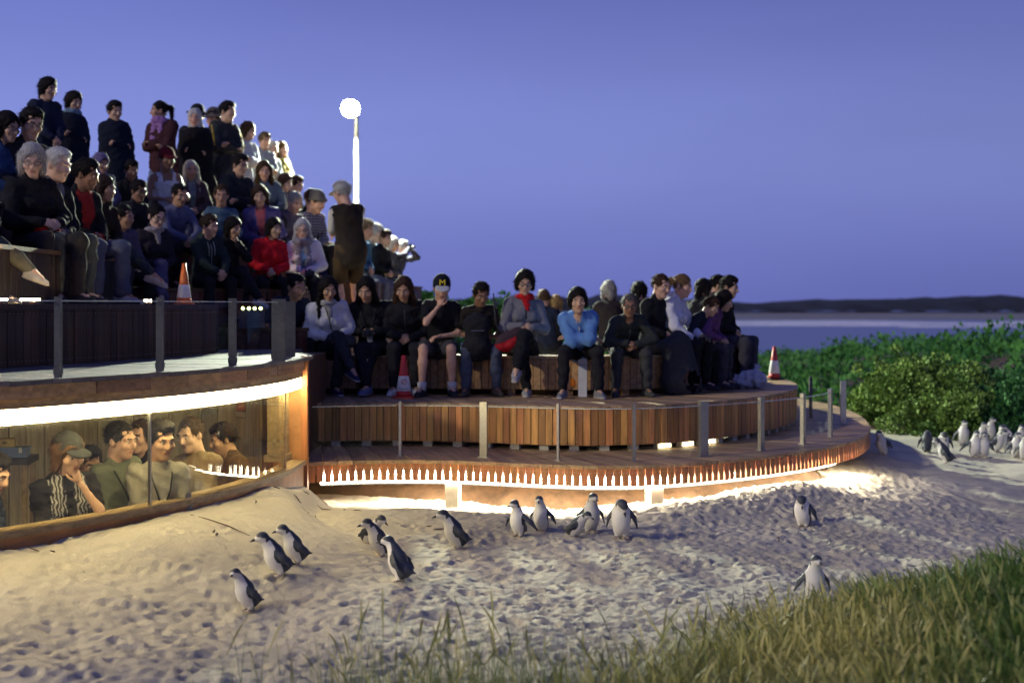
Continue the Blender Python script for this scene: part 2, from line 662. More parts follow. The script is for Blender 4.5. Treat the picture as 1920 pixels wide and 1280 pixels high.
GZ += 0.88 * DET * trod * sst(21, 17, GY) * (0.7 + 0.3 * sst(17, 13, GY))


def ground_z(x, y):
    i = int(np.clip(np.searchsorted(SX, x), 1, len(SX) - 1))
    j = int(np.clip(np.searchsorted(SY, y), 1, len(SY) - 1))
    return float(GZ[i - 1:i + 1, j - 1:j + 1].mean())


nx, ny = GX.shape
idx = np.arange(nx * ny).reshape(nx, ny)
quads = np.stack([idx[:-1, :-1], idx[1:, :-1], idx[1:, 1:], idx[:-1, 1:]], -1).reshape(-1, 4)
cxs = GX.ravel()[quads].mean(1)
cys = GY.ravel()[quads].mean(1)
keep = np.hypot(cxs - ARC_C[0], cys - ARC_C[1]) > ARC_R - 0.1
keep &= ~((cxs < -2.05) & (cys > 12.0))
quads = quads[keep]
used = np.unique(quads)
remap = np.full(nx * ny, -1)
remap[used] = np.arange(len(used))
V = np.stack([GX, GY, GZ], -1).reshape(-1, 3)[used]
m, nt, b = nodes_of('beach_sand')
N, L = nt.nodes, nt.links
geo = N.new('ShaderNodeNewGeometry')
n1 = N.new('ShaderNodeTexNoise')
n1.inputs['Scale'].default_value = 1.3
n1.inputs['Detail'].default_value = 6
L.new(geo.outputs['Position'], n1.inputs['Vector'])
r1 = N.new('ShaderNodeValToRGB')
r1.color_ramp.elements[0].position = 0.3
r1.color_ramp.elements[0].color = (0.47, 0.435, 0.35, 1)
r1.color_ramp.elements[1].position = 0.7
r1.color_ramp.elements[1].color = (0.62, 0.575, 0.465, 1)
L.new(n1.outputs['Fac'], r1.inputs[0])
n2 = N.new('ShaderNodeTexNoise')
n2.inputs['Scale'].default_value = 260
n2.inputs['Detail'].default_value = 3
L.new(geo.outputs['Position'], n2.inputs['Vector'])
mx = N.new('ShaderNodeMix')
mx.data_type = 'RGBA'
mx.blend_type = 'MULTIPLY'
mx.inputs[0].default_value = 0.5
L.new(r1.outputs[0], mx.inputs[6])
r2 = N.new('ShaderNodeValToRGB')
r2.color_ramp.elements[0].position = 0.25
r2.color_ramp.elements[0].color = (0.5, 0.47, 0.44, 1)
r2.color_ramp.elements[1].position = 0.6
r2.color_ramp.elements[1].color = (1, 1, 1, 1)
L.new(n2.outputs['Fac'], r2.inputs[0])
L.new(r2.outputs[0], mx.inputs[7])
L.new(mx.outputs[2], b.inputs['Base Color'])
b.inputs['Roughness'].default_value = 0.95
b.inputs['Specular IOR Level'].default_value = 0.1
n3 = N.new('ShaderNodeTexNoise')
n3.inputs['Scale'].default_value = 55
n3.inputs['Detail'].default_value = 5
n3.inputs['Roughness'].default_value = 0.7
L.new(geo.outputs['Position'], n3.inputs['Vector'])
bp = N.new('ShaderNodeBump')
bp.inputs['Strength'].default_value = 0.55
bp.inputs['Distance'].default_value = 0.02
L.new(n3.outputs['Fac'], bp.inputs['Height'])
L.new(bp.outputs[0], b.inputs['Normal'])
M_SAND = m
struct(link('beach_sand', new_mesh('beach_sand', V, remap[quads], [M_SAND], smooth=True)), label='trampled pale beach sand')

# small twigs, weed and shells lying on the sand
M_TWIG = mat('drift_twig', (0.10, 0.07, 0.045), 0.9, 0.3, 30)
for k in range(22):
    if k < 15:
        y = random.uniform(8.2, 12.2)
        ax, _ = arc_pt(y)
        x = ax + abs(random.gauss(0, 0.25)) + 0.06
    else:
        x, y = random.uniform(-1.6, 2.4), random.uniform(8.0, 12.0)
    a = random.uniform(0, 6.28)
    ln = random.uniform(0.015, 0.05) if k != 0 else 0.22
    if k == 0:
        x, y, a = -1.92, 9.35, 2.8
    pts = []
    for t in (-1, -.3, .4, 1):
        px, py = x + math.cos(a) * t * ln + random.uniform(-.01, .01), y + math.sin(a) * t * ln + random.uniform(-.01, .01)
        pts.append((px, py, ground_z(px, py) + 0.006))
    tw = MB().tube(pts, [0.002, 0.005, 0.004, 0.002], 5).obj('drift_twig', M_TWIG)
    tag(tw, 'dark thin twig lying on the trampled sand' if k else 'long crooked driftwood twig beside the two upright penguins near the window',
        'twig', 'twigs scattered on the sand')

# ------------------------------------------------------------------ lower boardwalk
bw = thing('curved_boardwalk', 'low curved timber boardwalk edged with glowing slotted fascia above the sand', 'boardwalk')
boards(E0, E1, 104, L0, 0.03, M_REDH, bw, oo=0.015, io=-0.25)
planks(E0, 0.0, E0.L * 0.93, 0.071, 0.02, 0.150, L0 - 0.183, M_FASC, bw, 'fascia_plank', slot=True, off=-0.012)
band(E0, 0, E0.L, -0.10, -0.05, 0.57, 0.598).obj('joist_rail', M_DARK, bw)
band(E0, 0, E0.L, -1.0, -0.92, 0.18, 0.598, 0.3).obj('bearer', M_DARK, bw)
for px in (843, 1238):
    u = u_at_px(E0, px)
    p = E0.off(u, -0.12)
    tt = E0.tan(u)
    MB().box((-0.06, -0.06, 0), (0.06, 0.06, 0.40)).obj('support_post', M_CONC, bw, loc=(p[0], p[1], 0.165), rot=(0, 0, math.atan2(tt[1], tt[0])))
led = thing('under_deck_light', 'white strip light running beneath the edge of the curved boardwalk', 'strip light')
M_LED = emit('led_white', (1.0, 0.91, 0.70), 45.0)
ulast = u_at_px(E0, 1575)
band(E0, 0.12, ulast, -0.062, -0.045, 0.426, 0.53, 0.12).obj('light_panel', M_LED, led)
band(E0, 0.12, ulast, -0.08, -0.064, 0.41, 0.56, 0.12).obj('light_housing', M_DSTEEL, led)
band(E0, u_at_px(E0, 740), u_at_px(E0, 1619), -0.24, -0.10, 0.418, 0.428, 0.12).obj('added_down_light', emit('added_led_down', (1.0, 0.91, 0.70), 75.0), led)  # added unseen emitter facing down, whitens the sand along the edge
# bank of soil under the boardwalk
n = 40
mb = MB()
us = np.linspace(0, E0.L * 0.7, n)
V, F = [], []
for i, u in enumerate(us):
    for o, z in ((-0.35, 0.10), (-0.55, 0.30), (-0.75, 0.42), (-0.9, 0.5)):
        p = E0.off(u, o + 0.05 * math.sin(u * 7))
        V.append((p[0], p[1], z + 0.04 * math.sin(u * 11 + o * 9) + random.uniform(-.012, .012)))
for i in range(n - 1):
    for j in range(3):
        F.append((i * 4 + j, i * 4 + 4 + j, i * 4 + 5 + j, i * 4 + 1 + j))
struct(MB().add(V, F).obj('soil_bank', M_SOIL, smooth=True))

# ------------------------------------------------------------------ first seating step and its bench
st1 = thing('seating_step', 'curved timber step with upright red-brown planks behind the boardwalk', 'seating step')
planks(E1, 0.0, E1.L * 0.86, 0.072, 0.022, 0.345, L0 + 0.055, M_RED, st1, 'riser_plank')
boards(E1, E2, 96, L1, 0.028, M_REDH, st1, oo=0.03, io=-0.35)
band(E1, 0, E1.L, -0.09, -0.03, L0 + 0.08, L0 + 0.16).obj('backing_rail', M_DARK, st1)
band(E1, 0, E1.L, -0.09, -0.03, L1 - 0.12, L1 - 0.03).obj('backing_rail', M_DARK, st1)
band(E1, 0, E1.L, -0.60, -0.50, L0, L1 - 0.03, 0.3).obj('back_wall', M_DARK, st1)
for i in range(26):
    u = 0.25 + i * 0.30
    if u > E1.L * 0.8:
        break
    p = E1.off(u, -0.045)
    tt = E1.tan(u)
    MB().box((-0.045, -0.03, 0), (0.045, 0.03, 0.052)).obj('support_block', M_CONC, st1, loc=(p[0], p[1], L0), rot=(0, 0, math.atan2(tt[1], tt[0])))
# glowing gaps at the foot of the step
M_FOOT = emit('foot_light', (1.0, 0.86, 0.5), 7.0)
for px in (1248, 1292, 1334):
    u = u_at_px(E1, px)
    q = MB()
    band(E1, u - 0.07, u + 0.07, -0.02, 0.0, L0 + 0.012, L0 + 0.048, 0.04, mb=q)
    tag(q.obj('step_light', M_FOOT), 'small glowing light in the gap under the planked step, %s' %
        {1248: 'nearest the middle of the boardwalk', 1292: 'between the two others', 1334: 'closest to the round end'}[px], 'step light', 'lights under the step')

bench = thing('timber_bench', 'long curved timber bench with plank front under the seated front row', 'bench')
planks(E2, 0.0, E2.L * 0.9, 0.08, 0.022, 0.32, L1 + 0.065, M_BEAM, bench, 'front_plank')
for k in range(4):
    band(E2, 0, E2.L, -0.125 * (k + 1) + 0.03, -0.125 * k + 0.025, BENCH - 0.03, BENCH - 0.001 * k, 0.2).obj('seat_slat', M_REDH, bench)
band(E2, 0, E2.L, -0.45, -0.36, L1 - 0.9, BENCH - 0.032, 0.3).obj('bench_back_panel', M_DARK, bench)
for i in range(14):
    u = 0.3 + i * 0.62
    if u > E2.L:
        break
    p = E2.off(u, -0.04)
    tt = E2.tan(u)
    MB().box((-0.04, -0.03, 0), (0.04, 0.03, 0.062)).obj('support_block', M_BEAM, bench, loc=(p[0], p[1], L1), rot=(0, 0, math.atan2(tt[1], tt[0])))

# ------------------------------------------------------------------ glass balustrade on the boardwalk
bal = thing('glass_balustrade', 'low clear glass balustrade with steel posts along the curved boardwalk', 'balustrade')
gp = [(585, 0.004, 0), (752, 0.012, 1), (908, 0.034, 0), (1047, 0.010, 1), (1187, 0.012, 1), (1318, 0.05, 0), (1427, 0.03, 0), (1505, 0.03, 0), (1557, 0.045, 0)]
gu = []
OFF = -0.30
for px, wd, thin in gp:
    u = u_at_px(E0, px, OFF)
    gu.append(u)
    p = E0.off(u, OFF)
    tt = E0.tan(u)
    h = 0.50
    if px < 600:
        continue
    q = MB().box((-wd, -0.018, 0), (wd, 0.018, h)).box((-wd * 1.05, -0.022, h), (wd * 1.05, 0.022, h + 0.006))
    q.box((-max(wd * 1.6, .02), -0.03, 0), (max(wd * 1.6, .02), 0.03, 0.008))
    q.obj('post', M_STEEL, bal, loc=(p[0], p[1], L0 + 0.001), rot=(0, 0, math.atan2(tt[1], tt[0])))
gu[0] = 0.05
for i in range(len(gu) - 1):
    a, b2 = gu[i] + 0.03, gu[i + 1] - 0.03
    band(E0, a, b2, OFF - 0.005, OFF + 0.005, L0 + 0.05, L0 + 0.462, 0.2).obj('glass_pane', M_GLASS, bal)
    band(E0, a, b2, OFF - 0.006, OFF + 0.006, L0 + 0.463, L0 + 0.47, 0.2).obj('pane_edge', M_EDGE, bal)
# three further posts round the end of the boardwalk
for px, dep, w, lab in ((1520, 17.6, 0.018, 'thin dark steel post at the far side of the boardwalk end'),
                        (1581, 16.6, 0.032, 'grey steel post at the rounded end of the boardwalk beside the bush')):
    x, y, _ = at(px, 700, dep)
    q = MB().box((-w, -0.018, 0), (w, 0.018, 0.50)).box((-w * 1.5, -0.03, 0), (w * 1.5, 0.03, 0.008)).box((-w - .002, -.02, .5), (w + .002, .02, .506))
    tag(q.obj('balustrade_post', M_DSTEEL if px == 1520 else M_STEEL, loc=(x, y, L0)), lab, 'post')
# ------------------------------------------------------------------ half-buried viewing room and the deck on its roof
room = thing('viewing_room', 'half-buried viewing room with a long curved window looking onto the sand', 'viewing room')
# roof deck
R3B = Path([(-5.9, 6.0), (-4.8, 8.0), (-3.8, 10.0), (-3.25, 11.8), (-2.95, 13.2)])
ARCB = Path([arc_pt(y) for y in np.linspace(6.0, 12.1, 9)] + [(-1.80, 12.7), (-1.98, 13.2)])
boards(ARCB, R3B, 58, L2, 0.03, M_GREYB, room, oo=0.02, io=0.0)
poly = [tuple(ARCB.off(u, -0.06)) for u in np.linspace(0, ARCB.L, 40)] + [(-2.15, 14.6), (-3.0, 14.9), (-9.0, 14.9), (-9.0, 6.0)]
MB().prism(poly, 1.44, L2 - 0.032).obj('roof_slab', M_DARK, room)
MB().prism([(-9, 6.0), (-2.05, 12.6), (-2.15, 14.6), (-9, 14.9)], L2 - 0.030, L2 - 0.004).obj('back_decking', M_GREYB, room)
# upper fascia: short blocks, lower fascia: longer pale boards
u = 0.0
while u < ARC.L - 0.05:
    w = random.choice((0.28, 0.36, 0.42, 0.5))
    band(ARC, u + 0.002, min(u + w, ARC.L) - 0.002, -0.04, random.uniform(-0.004, 0.006), 1.462, L2 - 0.031, 0.15).obj('fascia_block', M_BEAM, room)
    u += w
u = 0.0
while u < ARC.L - 0.05:
    w = random.choice((0.7, 0.9, 1.2))
    band(ARC, u + 0.002, min(u + w, ARC.L) - 0.002, -0.05, random.uniform(-0.022, -0.016), 1.402, 1.460, 0.15).obj('fascia_board', M_PALE, room)
    u += w
# window: sill, glass panes, mullion, wall below
band(ARC, 0, ARC.L, -0.16, 0.012, 0.66, 0.70, 0.15).obj('window_sill', M_PALE, room)
u = 0.0
while u < ARC.L - 0.05:
    band(ARC, u + 0.002, min(u + 1.6, ARC.L) - 0.002, -0.06, -0.012, 0.10, 0.658, 0.15).obj('wall_board', M_CORT, room)
    u += 1.6
um = u_at_px(ARC, 290)
uend = u_at_px(ARC, 541)
cuts = [0.02, um - 2.9, um, uend]
for i in range(len(cuts) - 1):
    if cuts[i + 1] <= cuts[i]:
        continue
    band(ARC, max(cuts[i], 0.02) + 0.006, cuts[i + 1] - 0.006, -0.045, -0.037, 0.702, 1.305, 0.1).obj('window_pane', M_WGLASS, room, smooth=False)
for c in (um, um - 2.9):
    if c > 0:
        band(ARC, c - 0.006, c + 0.006, -0.05, -0.03, 0.702, 1.305, 0.02).obj('glazing_bar', M_STEEL, room)
# end of the window: timber column, jamb and red end board
p = ARC.off(ARC.L - 0.10, -0.16)
MB().box((-0.07, -0.09, 0.702), (0.07, 0.09, 1.44)).box((-0.09, -0.12, 0.702), (0.09, 0.12, 0.76)).obj('timber_column', M_PALE, room, loc=(p[0] - 0.05, p[1], 0), rot=(0, 0, -0.1))
band(ARC, uend + 0.005, uend + 0.05, -0.08, -0.03, 0.702, 1.40, 0.02).obj('window_jamb', M_PALE, room)
MB().box((-1.80, 12.12, 0.25), (-1.745, 12.20, L2 + 0.012)).obj('end_board', M_FASC, room)
MB().box((-2.05, 12.205, 0.10), (-1.80, 12.60, L2 - 0.035)).obj('end_wall', M_CORT, room)
MB().box((-2.2, 12.61, 0.10), (-1.9, 14.5, L2 - 0.033)).obj('side_wall', M_DARK, room)
# inside
MB().prism([(-9, 6), (-1.8, 12.1), (-1.95, 12.6), (-2.3, 14.2), (-9, 14.2)] if False else
           [tuple(ARC.off(u, -0.05)) for u in np.linspace(0, ARC.L, 20)] + [(-2.05, 12.6), (-2.3, 14.2), (-9.0, 14.2), (-9.0, 6.0)], -0.55, -0.46).obj('room_floor', M_CONC, room)
MB().prism([tuple(ARC.off(u, -0.14)) for u in np.linspace(0, ARC.L, 20)] + [(-2.05, 12.6), (-2.3, 14.2), (-9.0, 14.2), (-9.0, 6.0)], 1.40, 1.438).obj('room_ceiling', M_PALE, room)
wl = Path([(-8.6, 12.9), (-5.0, 13.0), (-3.3, 13.1), (-2.55, 12.95), (-2.1, 12.3)])
planks(wl, 0.0, wl.L, 0.16, 0.02, 1.86, -0.46, M_PLY, room, 'lining_board', nails=False)
band(wl, 0, wl.L, -0.06, -0.03, -0.46, 1.42, 0.4).obj('lining_backing', M_DARK, room)
# light inside the window head
cove = thing('window_head_light', 'bright white curved light strip along the top of the viewing window', 'strip light')
M_COVE = emit('cove_white', (1.0, 0.82, 0.42), 46.0)
band(ARC, 0.02, ARC.L - 0.02, -0.095, -0.03, 1.312, 1.398, 0.1).obj('diffuser', M_COVE, cove)
band(ARC, 0.02, ARC.L - 0.02, -0.112, -0.098, 1.338, 1.399, 0.1).obj('light_housing', M_PALE, cove)  # unseen back plate, added to cut the strip's light into the room
# chalk number on the fascia
def text_mesh(body, size, depth=0.002):
    cu = bpy.data.curves.new('lettering', 'FONT')
    cu.body = body
    cu.size = size
    cu.extrude = depth
    cu.align_x = 'CENTER'
    o = bpy.data.objects.new('lettering', cu)
    COL.objects.link(o)
    dg = bpy.context.evaluated_depsgraph_get()
    me = bpy.data.meshes.new_from_object(o.evaluated_get(dg))
    bpy.data.objects.remove(o)
    bpy.data.curves.remove(cu)
    return me
M_CHALK = mat('chalk', (0.5, 0.42, 0.32), 0.9, 0.3, 60)
u = u_at_px(ARC, 512)
for ch, du in (('2', -0.10), ('0', -0.05), ('3', 0.0), ('1', 0.05), ('C', 0.13)):
    p = ARC.off(u + du, 0.009)
    tt = ARC.tan(u + du)
    me = text_mesh(ch, 0.075, 0.0012)
    me.materials.append(M_CHALK)
    link('chalk_mark', me, room, (p[0], p[1], 1.478), (math.radians(90), 0, math.atan2(tt[1], tt[0])))

# posts of the roof deck balustrade
bal2 = thing('deck_balustrade', 'glass balustrade with dark posts on the deck above the viewing room', 'balustrade')
pu = []
for px, w, d in ((-60, .014, .03), (110, 0.016, 0.03), (300, 0.020, 0.03), (436, 0.024, 0.03), (522, 0.05, 0.035)):
    u = u_at_px(ARC, px, -0.07) if px > 0 else 1.2
    pu.append(u)
    p = ARC.off(u, -0.07)
    MB().box((-w, -d, 0), (w, d, 0.485)).box((-w - .004, -d - .004, 0.02), (w + .004, d + .004, 0.06)).box((-w - .001, -d - .001, .485), (w + .001, d + .001, .49)).obj('post', M_DSTEEL, bal2, loc=(p[0], p[1], L2 + 0.001))
p = (-1.93, 12.35)
MB().box((-0.045, -0.03, 0), (0.045, 0.03, 0.47)).box((-.05, -.034, 0.47), (.05, .034, 0.475)).obj('post', M_DSTEEL, bal2, loc=(p[0], p[1], L2 + 0.001), rot=(0, 0, 0.3))
for i in range(len(pu) - 1):
    a, b2 = pu[i] + 0.02, pu[i + 1] - 0.02
    band(ARC, a, b2, -0.075, -0.065, L2 + 0.03, L2 + 0.462, 0.2).obj('glass_pane', M_GLASS, bal2)
    band(ARC, a, b2, -0.076, -0.064, L2 + 0.463, L2 + 0.469, 0.2).obj('pane_edge', M_EDGE, bal2)

# ------------------------------------------------------------------ raised seating behind the roof deck
t3 = thing('raised_seating_step', 'dark planked seating step at the back of the roof deck', 'seating step')
planks(R3, 1.0, R3.L, 0.085, 0.022, 0.41, L2 + 0.004, M_DARK, t3, 'riser_plank')
band(R3, 0.9, R3.L, -0.25, 0.045, L3 - 0.04, L3, 0.15).obj('cap_board', M_DARK, t3)
nose = Path([(-2.80, 13.22), (-2.84, 13.6), (-3.2, 13.85), (-3.9, 13.9)])
planks(nose, 0, nose.L, 0.085, 0.022, 0.41, L2 + 0.004, M_DARK, t3, 'riser_plank')
poly = [tuple(R3.off(u, -0.04)) for u in np.linspace(0.5, R3.L, 20)] + [(-2.86, 13.6), (-3.2, 13.83), (-8.5, 13.9), (-8.5, 6.2)]
MB().prism(poly, L2, L3 - 0.005).obj('step_floor', M_DARK, t3)


M_SHADE = wood('shaded_timber', (0.010, 0.004, 0.003), 0.8, 0.3)  # tier timber blackened: shade painted onto the riser of the edge bench


def tier(name, label, z0, z1, front, m, back=None, step=None):
    t = thing(name, label, 'seating tier', group='stepped seating tiers')
    back = back or [(front[-1][0], 27), (-13, 27), (-13, front[0][1])]
    ph = Path(front)
    poly = [tuple(ph.off(u, -0.03)) for u in np.linspace(0, ph.L, 16)] + back
    MB().prism(poly, z0, z1 - 0.004).obj('tier_floor', m, t)
    band(ph, 0, ph.L, -0.18, 0.03, z1 - 0.035, z1, 0.2).obj('nosing_board', M_DARK, t)
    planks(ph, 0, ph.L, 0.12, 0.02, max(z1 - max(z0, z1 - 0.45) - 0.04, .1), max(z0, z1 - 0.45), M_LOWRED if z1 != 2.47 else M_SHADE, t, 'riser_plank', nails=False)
    return t


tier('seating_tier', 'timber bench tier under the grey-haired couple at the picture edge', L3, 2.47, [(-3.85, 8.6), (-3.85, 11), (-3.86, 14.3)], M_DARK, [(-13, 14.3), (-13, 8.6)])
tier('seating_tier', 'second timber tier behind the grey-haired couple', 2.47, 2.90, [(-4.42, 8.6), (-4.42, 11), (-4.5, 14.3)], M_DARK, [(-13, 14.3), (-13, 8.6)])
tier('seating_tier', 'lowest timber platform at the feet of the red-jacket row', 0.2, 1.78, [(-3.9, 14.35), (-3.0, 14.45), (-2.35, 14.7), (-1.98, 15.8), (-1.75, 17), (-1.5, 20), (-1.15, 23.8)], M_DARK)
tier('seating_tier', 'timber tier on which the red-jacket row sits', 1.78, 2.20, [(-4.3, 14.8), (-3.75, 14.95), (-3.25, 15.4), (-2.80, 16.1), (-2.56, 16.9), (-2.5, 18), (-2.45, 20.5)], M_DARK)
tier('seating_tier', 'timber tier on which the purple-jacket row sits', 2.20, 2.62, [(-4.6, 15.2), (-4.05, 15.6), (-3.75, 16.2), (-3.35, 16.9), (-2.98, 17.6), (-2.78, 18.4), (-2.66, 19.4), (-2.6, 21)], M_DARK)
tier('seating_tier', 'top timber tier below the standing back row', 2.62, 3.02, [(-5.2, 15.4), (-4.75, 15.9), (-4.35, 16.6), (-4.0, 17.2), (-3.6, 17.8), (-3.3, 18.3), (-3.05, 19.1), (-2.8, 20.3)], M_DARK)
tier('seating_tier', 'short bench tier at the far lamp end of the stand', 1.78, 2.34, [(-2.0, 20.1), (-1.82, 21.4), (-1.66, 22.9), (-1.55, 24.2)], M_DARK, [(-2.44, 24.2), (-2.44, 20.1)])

# small lights on the edge of the raised step
M_BAR = emit('bar_light', (1.0, 0.72, 0.38), 380.0)
M_BARG = emit('bar_light_green', (0.8, 1.0, 0.35), 12.0)
for px, lg, lab in ((4, .05, 'at the picture edge'), (56, 0.10, "beside the grey-haired woman's shoes"), (277, 0.045, 'by the crossed-leg girl')):
    u = u_at_px(R3, px)
    q = thing('edge_light', 'small warm light bar on the dark step %s' % lab, 'light bar', group='light bars on the step edge')
    p = R3.off(u, 0.0)
    tt = R3.tan(u)
    q.location = (p[0], p[1], L3 + 0.001)
    q.rotation_euler = (0, 0, math.atan2(tt[1], tt[0]))
    MB().box((-lg, -0.012, 0), (lg, 0.012, 0.02)).obj('housing', M_DSTEEL, q)
    MB().box((-lg + .004, -0.010, 0.0205), (lg - .004, 0.010, 0.036)).obj('lens', M_BAR, q)
q = thing('edge_light', 'row of four small yellow-green lamps on the dark platform behind the posts', 'light bar', group='light bars on the step edge')
x, y, z = at(472, 578, 14.42)
q.location = (x, y, 1.784)
MB().box((-0.13, -0.02, 0), (0.13, 0.02, z - 1.784 - 0.02)).obj('housing', M_DSTEEL, q)
for k in range(4):
    MB().lathe([(0.004, -.016), (0.014, -.008), (0.016, 0), (0.014, .008), (0.004, .016)], 8).obj('lamp', M_BARG, q, smooth=True, loc=(-0.09 + 0.06 * k, 0, z - 1.784))

# ------------------------------------------------------------------ lamp post
lp = thing('lamp_post', 'tall pale lamp post with a dazzling floodlight above the crowd', 'lamp post', (*at(668, 600, 24.0)[:2], 0.2))
top = at(660, 205, 24.0)[2] - 0.2
MB().lathe([(0.075, 0), (0.075, 0.05), (0.045, 0.06), (0.037, top - 0.1), (0.034, top + 0.12), (0.005, top + 0.13)], 16).obj('pole', mat('pale_pole', (0.62, 0.62, 0.46), 0.5, 0.1, 10), lp, smooth=True)
M_LAMP = emit('lamp_white', (0.95, 1.0, 0.82), 60.0)
R = Matrix.Translation((-0.08, -0.12, top)) @ Matrix.Rotation(math.radians(112), 4, 'X')
q = MB().lathe([(0.06, -0.16), (0.13, -0.10), (0.165, 0.0), (0.165, 0.03)], 20)
q.V = [tuple(R @ Vector(v)) for v in q.V]
q.obj('lamp_housing', M_DSTEEL, lp, smooth=True)
q = MB().lathe([(0.16, 0.031), (0.155, 0.05), (0.10, 0.08), (0.02, 0.09)], 20)
q.V = [tuple(R @ Vector(v)) for v in q.V]
q.obj('lamp_lens', M_LAMP, lp, smooth=True)
MB().box((-0.12, -0.06, top - 0.05), (0.0, 0.02, top + 0.02)).obj('bracket', M_DSTEEL, lp)
ld = bpy.data.lights.new('floodlight', 'AREA')
ld.energy = 3600
ld.color = (0.93, 1.0, 0.78)
ld.shape = 'DISK'
ld.size = 0.28
lo = bpy.data.objects.new('floodlight', ld)
COL.objects.link(lo)
lo.parent = lp
lo.location = tuple(R @ Vector((0, 0, 0.10)))
lo.rotation_euler = (math.radians(112 - 180), 0, 0)
# ------------------------------------------------------------------ sculpting with distance fields (one closed skin per body or garment)
class SDF:
    def __init__(s, lo, hi, h):
        s.h = h
        s.lo = np.array(lo, float)
        n = np.ceil((np.array(hi, float) - s.lo) / h).astype(int) + 2
        s.n = n
        s.D = np.full(n, 0.4, np.float32)
        s.ax = [s.lo[i] + h * np.arange(n[i]) for i in range(3)]

    def blk(s, lo, hi):
        a = np.clip(np.floor((np.array(lo) - s.lo) / s.h).astype(int), 0, s.n - 1)
        b = np.clip(np.ceil((np.array(hi) - s.lo) / s.h).astype(int) + 1, 0, s.n)
        sl = tuple(slice(a[i], b[i]) for i in range(3))
        X = s.ax[0][sl[0]][:, None, None]
        Y = s.ax[1][sl[1]][None, :, None]
        Z = s.ax[2][sl[2]][None, None, :]
        return sl, X, Y, Z

    def comb(s, sl, d, k, sub=False):
        a = s.D[sl]
        if sub:
            d = -d
            h = np.maximum(k - np.abs(a - d), 0) / k
            s.D[sl] = np.maximum(a, d) + h * h * k * 0.25
        else:
            h = np.maximum(k - np.abs(a - d), 0) / k
            s.D[sl] = np.minimum(a, d) - h * h * k * 0.25

    def cap(s, a, b, ra, rb=None, k=0.03, flat=None, fr=1.0, sub=False):
        a, b = np.array(a, float), np.array(b, float)
        rb = ra if rb is None else rb
        m = max(ra, rb) * max(1.0, fr) + k + 2 * s.h
        sl, X, Y, Z = s.blk(np.minimum(a, b) - m, np.maximum(a, b) + m)
        px, py, pz = X - a[0], Y - a[1], Z - a[2]
        ab = b - a
        L2_ = max(float(ab @ ab), 1e-9)
        t = np.clip((px * ab[0] + py * ab[1] + pz * ab[2]) / L2_, 0, 1)
        dx, dy, dz = px - t * ab[0], py - t * ab[1], pz - t * ab[2]
        if flat is not None:
            f = np.array(flat, float)
            f /= np.linalg.norm(f)
            q = (dx * f[0] + dy * f[1] + dz * f[2]) * (1 / fr - 1)
            dx, dy, dz = dx + q * f[0], dy + q * f[1], dz + q * f[2]
        d = np.sqrt(dx * dx + dy * dy + dz * dz) - (ra + (rb - ra) * t)
        if flat is not None and fr < 1:
            d = d * (0.5 + 0.5 * fr)
        s.comb(sl, d.astype(np.float32), k, sub)
        return s

    def ell(s, c, r, R=None, k=0.03, sub=False):
        c, r = np.array(c, float), np.array(r, float)
        m = r.max() + k + 2 * s.h
        sl, X, Y, Z = s.blk(c - m, c + m)
        px, py, pz = X - c[0], Y - c[1], Z - c[2]
        if R is not None:
            R = np.array(R)
            px, py, pz = (px * R[0, 0] + py * R[1, 0] + pz * R[2, 0], px * R[0, 1] + py * R[1, 1] + pz * R[2, 1],
                          px * R[0, 2] + py * R[1, 2] + pz * R[2, 2])
        k0 = np.sqrt((px / r[0]) ** 2 + (py / r[1]) ** 2 + (pz / r[2]) ** 2)
        k1 = np.sqrt((px / r[0] ** 2) ** 2 + (py / r[1] ** 2) ** 2 + (pz / r[2] ** 2) ** 2) + 1e-9
        s.comb(sl, (k0 * (k0 - 1) / k1).astype(np.float32), k, sub)
        return s

    def ripple(s, amp, f, seed=0):
        r = np.random.default_rng(seed)
        X, Y, Z = s.ax[0][:, None, None], s.ax[1][None, :, None], s.ax[2][None, None, :]
        for i in range(3):
            v = r.normal(size=3) * f * (1 + 0.6 * i)
            w = r.normal(size=3) * f * 0.7
            p = r.uniform(0, 6.28, 2)
            s.D += (amp / (1 + 0.5 * i) * np.sin(X * v[0] + Y * v[1] + Z * v[2] + p[0]) * np.sin(X * w[0] + Y * w[1] + Z * w[2] + p[1])).astype(np.float32)
        return s

    def net(s):
        """surface nets: vertices and quads"""
        D = s.D
        S = D < 0
        n = np.array(D.shape) - 1
        c = S[:-1, :-1, :-1].astype(np.int8)
        tot = c.copy()
        for o in ((1, 0, 0), (0, 1, 0), (0, 0, 1), (1, 1, 0), (1, 0, 1), (0, 1, 1), (1, 1, 1)):
            tot = tot + S[o[0]:o[0] + n[0], o[1]:o[1] + n[1], o[2]:o[2] + n[2]]
        act = (tot > 0) & (tot < 8)
        I = np.argwhere(act)
        ids = np.full(act.shape, -1, np.int64)
        ids[tuple(I.T)] = np.arange(len(I))
        acc = np.zeros((len(I), 3))
        cnt = np.zeros(len(I))
        cor = [np.array(o) for o in ((0, 0, 0), (1, 0, 0), (0, 1, 0), (1, 1, 0), (0, 0, 1), (1, 0, 1), (0, 1, 1), (1, 1, 1))]
        vals = [D[tuple((I + o).T)] for o in cor]
        for a, b in ((0, 1), (2, 3), (4, 5), (6, 7), (0, 2), (1, 3), (4, 6), (5, 7), (0, 4), (1, 5), (2, 6), (3, 7)):
            da, db = vals[a], vals[b]
            x = (da < 0) != (db < 0)
            t = np.where(x, da / np.where(x, da - db, 1), 0)[:, None]
            acc += np.where(x[:, None], cor[a] + t * (cor[b] - cor[a]), 0)
            cnt += x
        V = (I + acc / cnt[:, None]) * s.h + s.lo
        Q = []
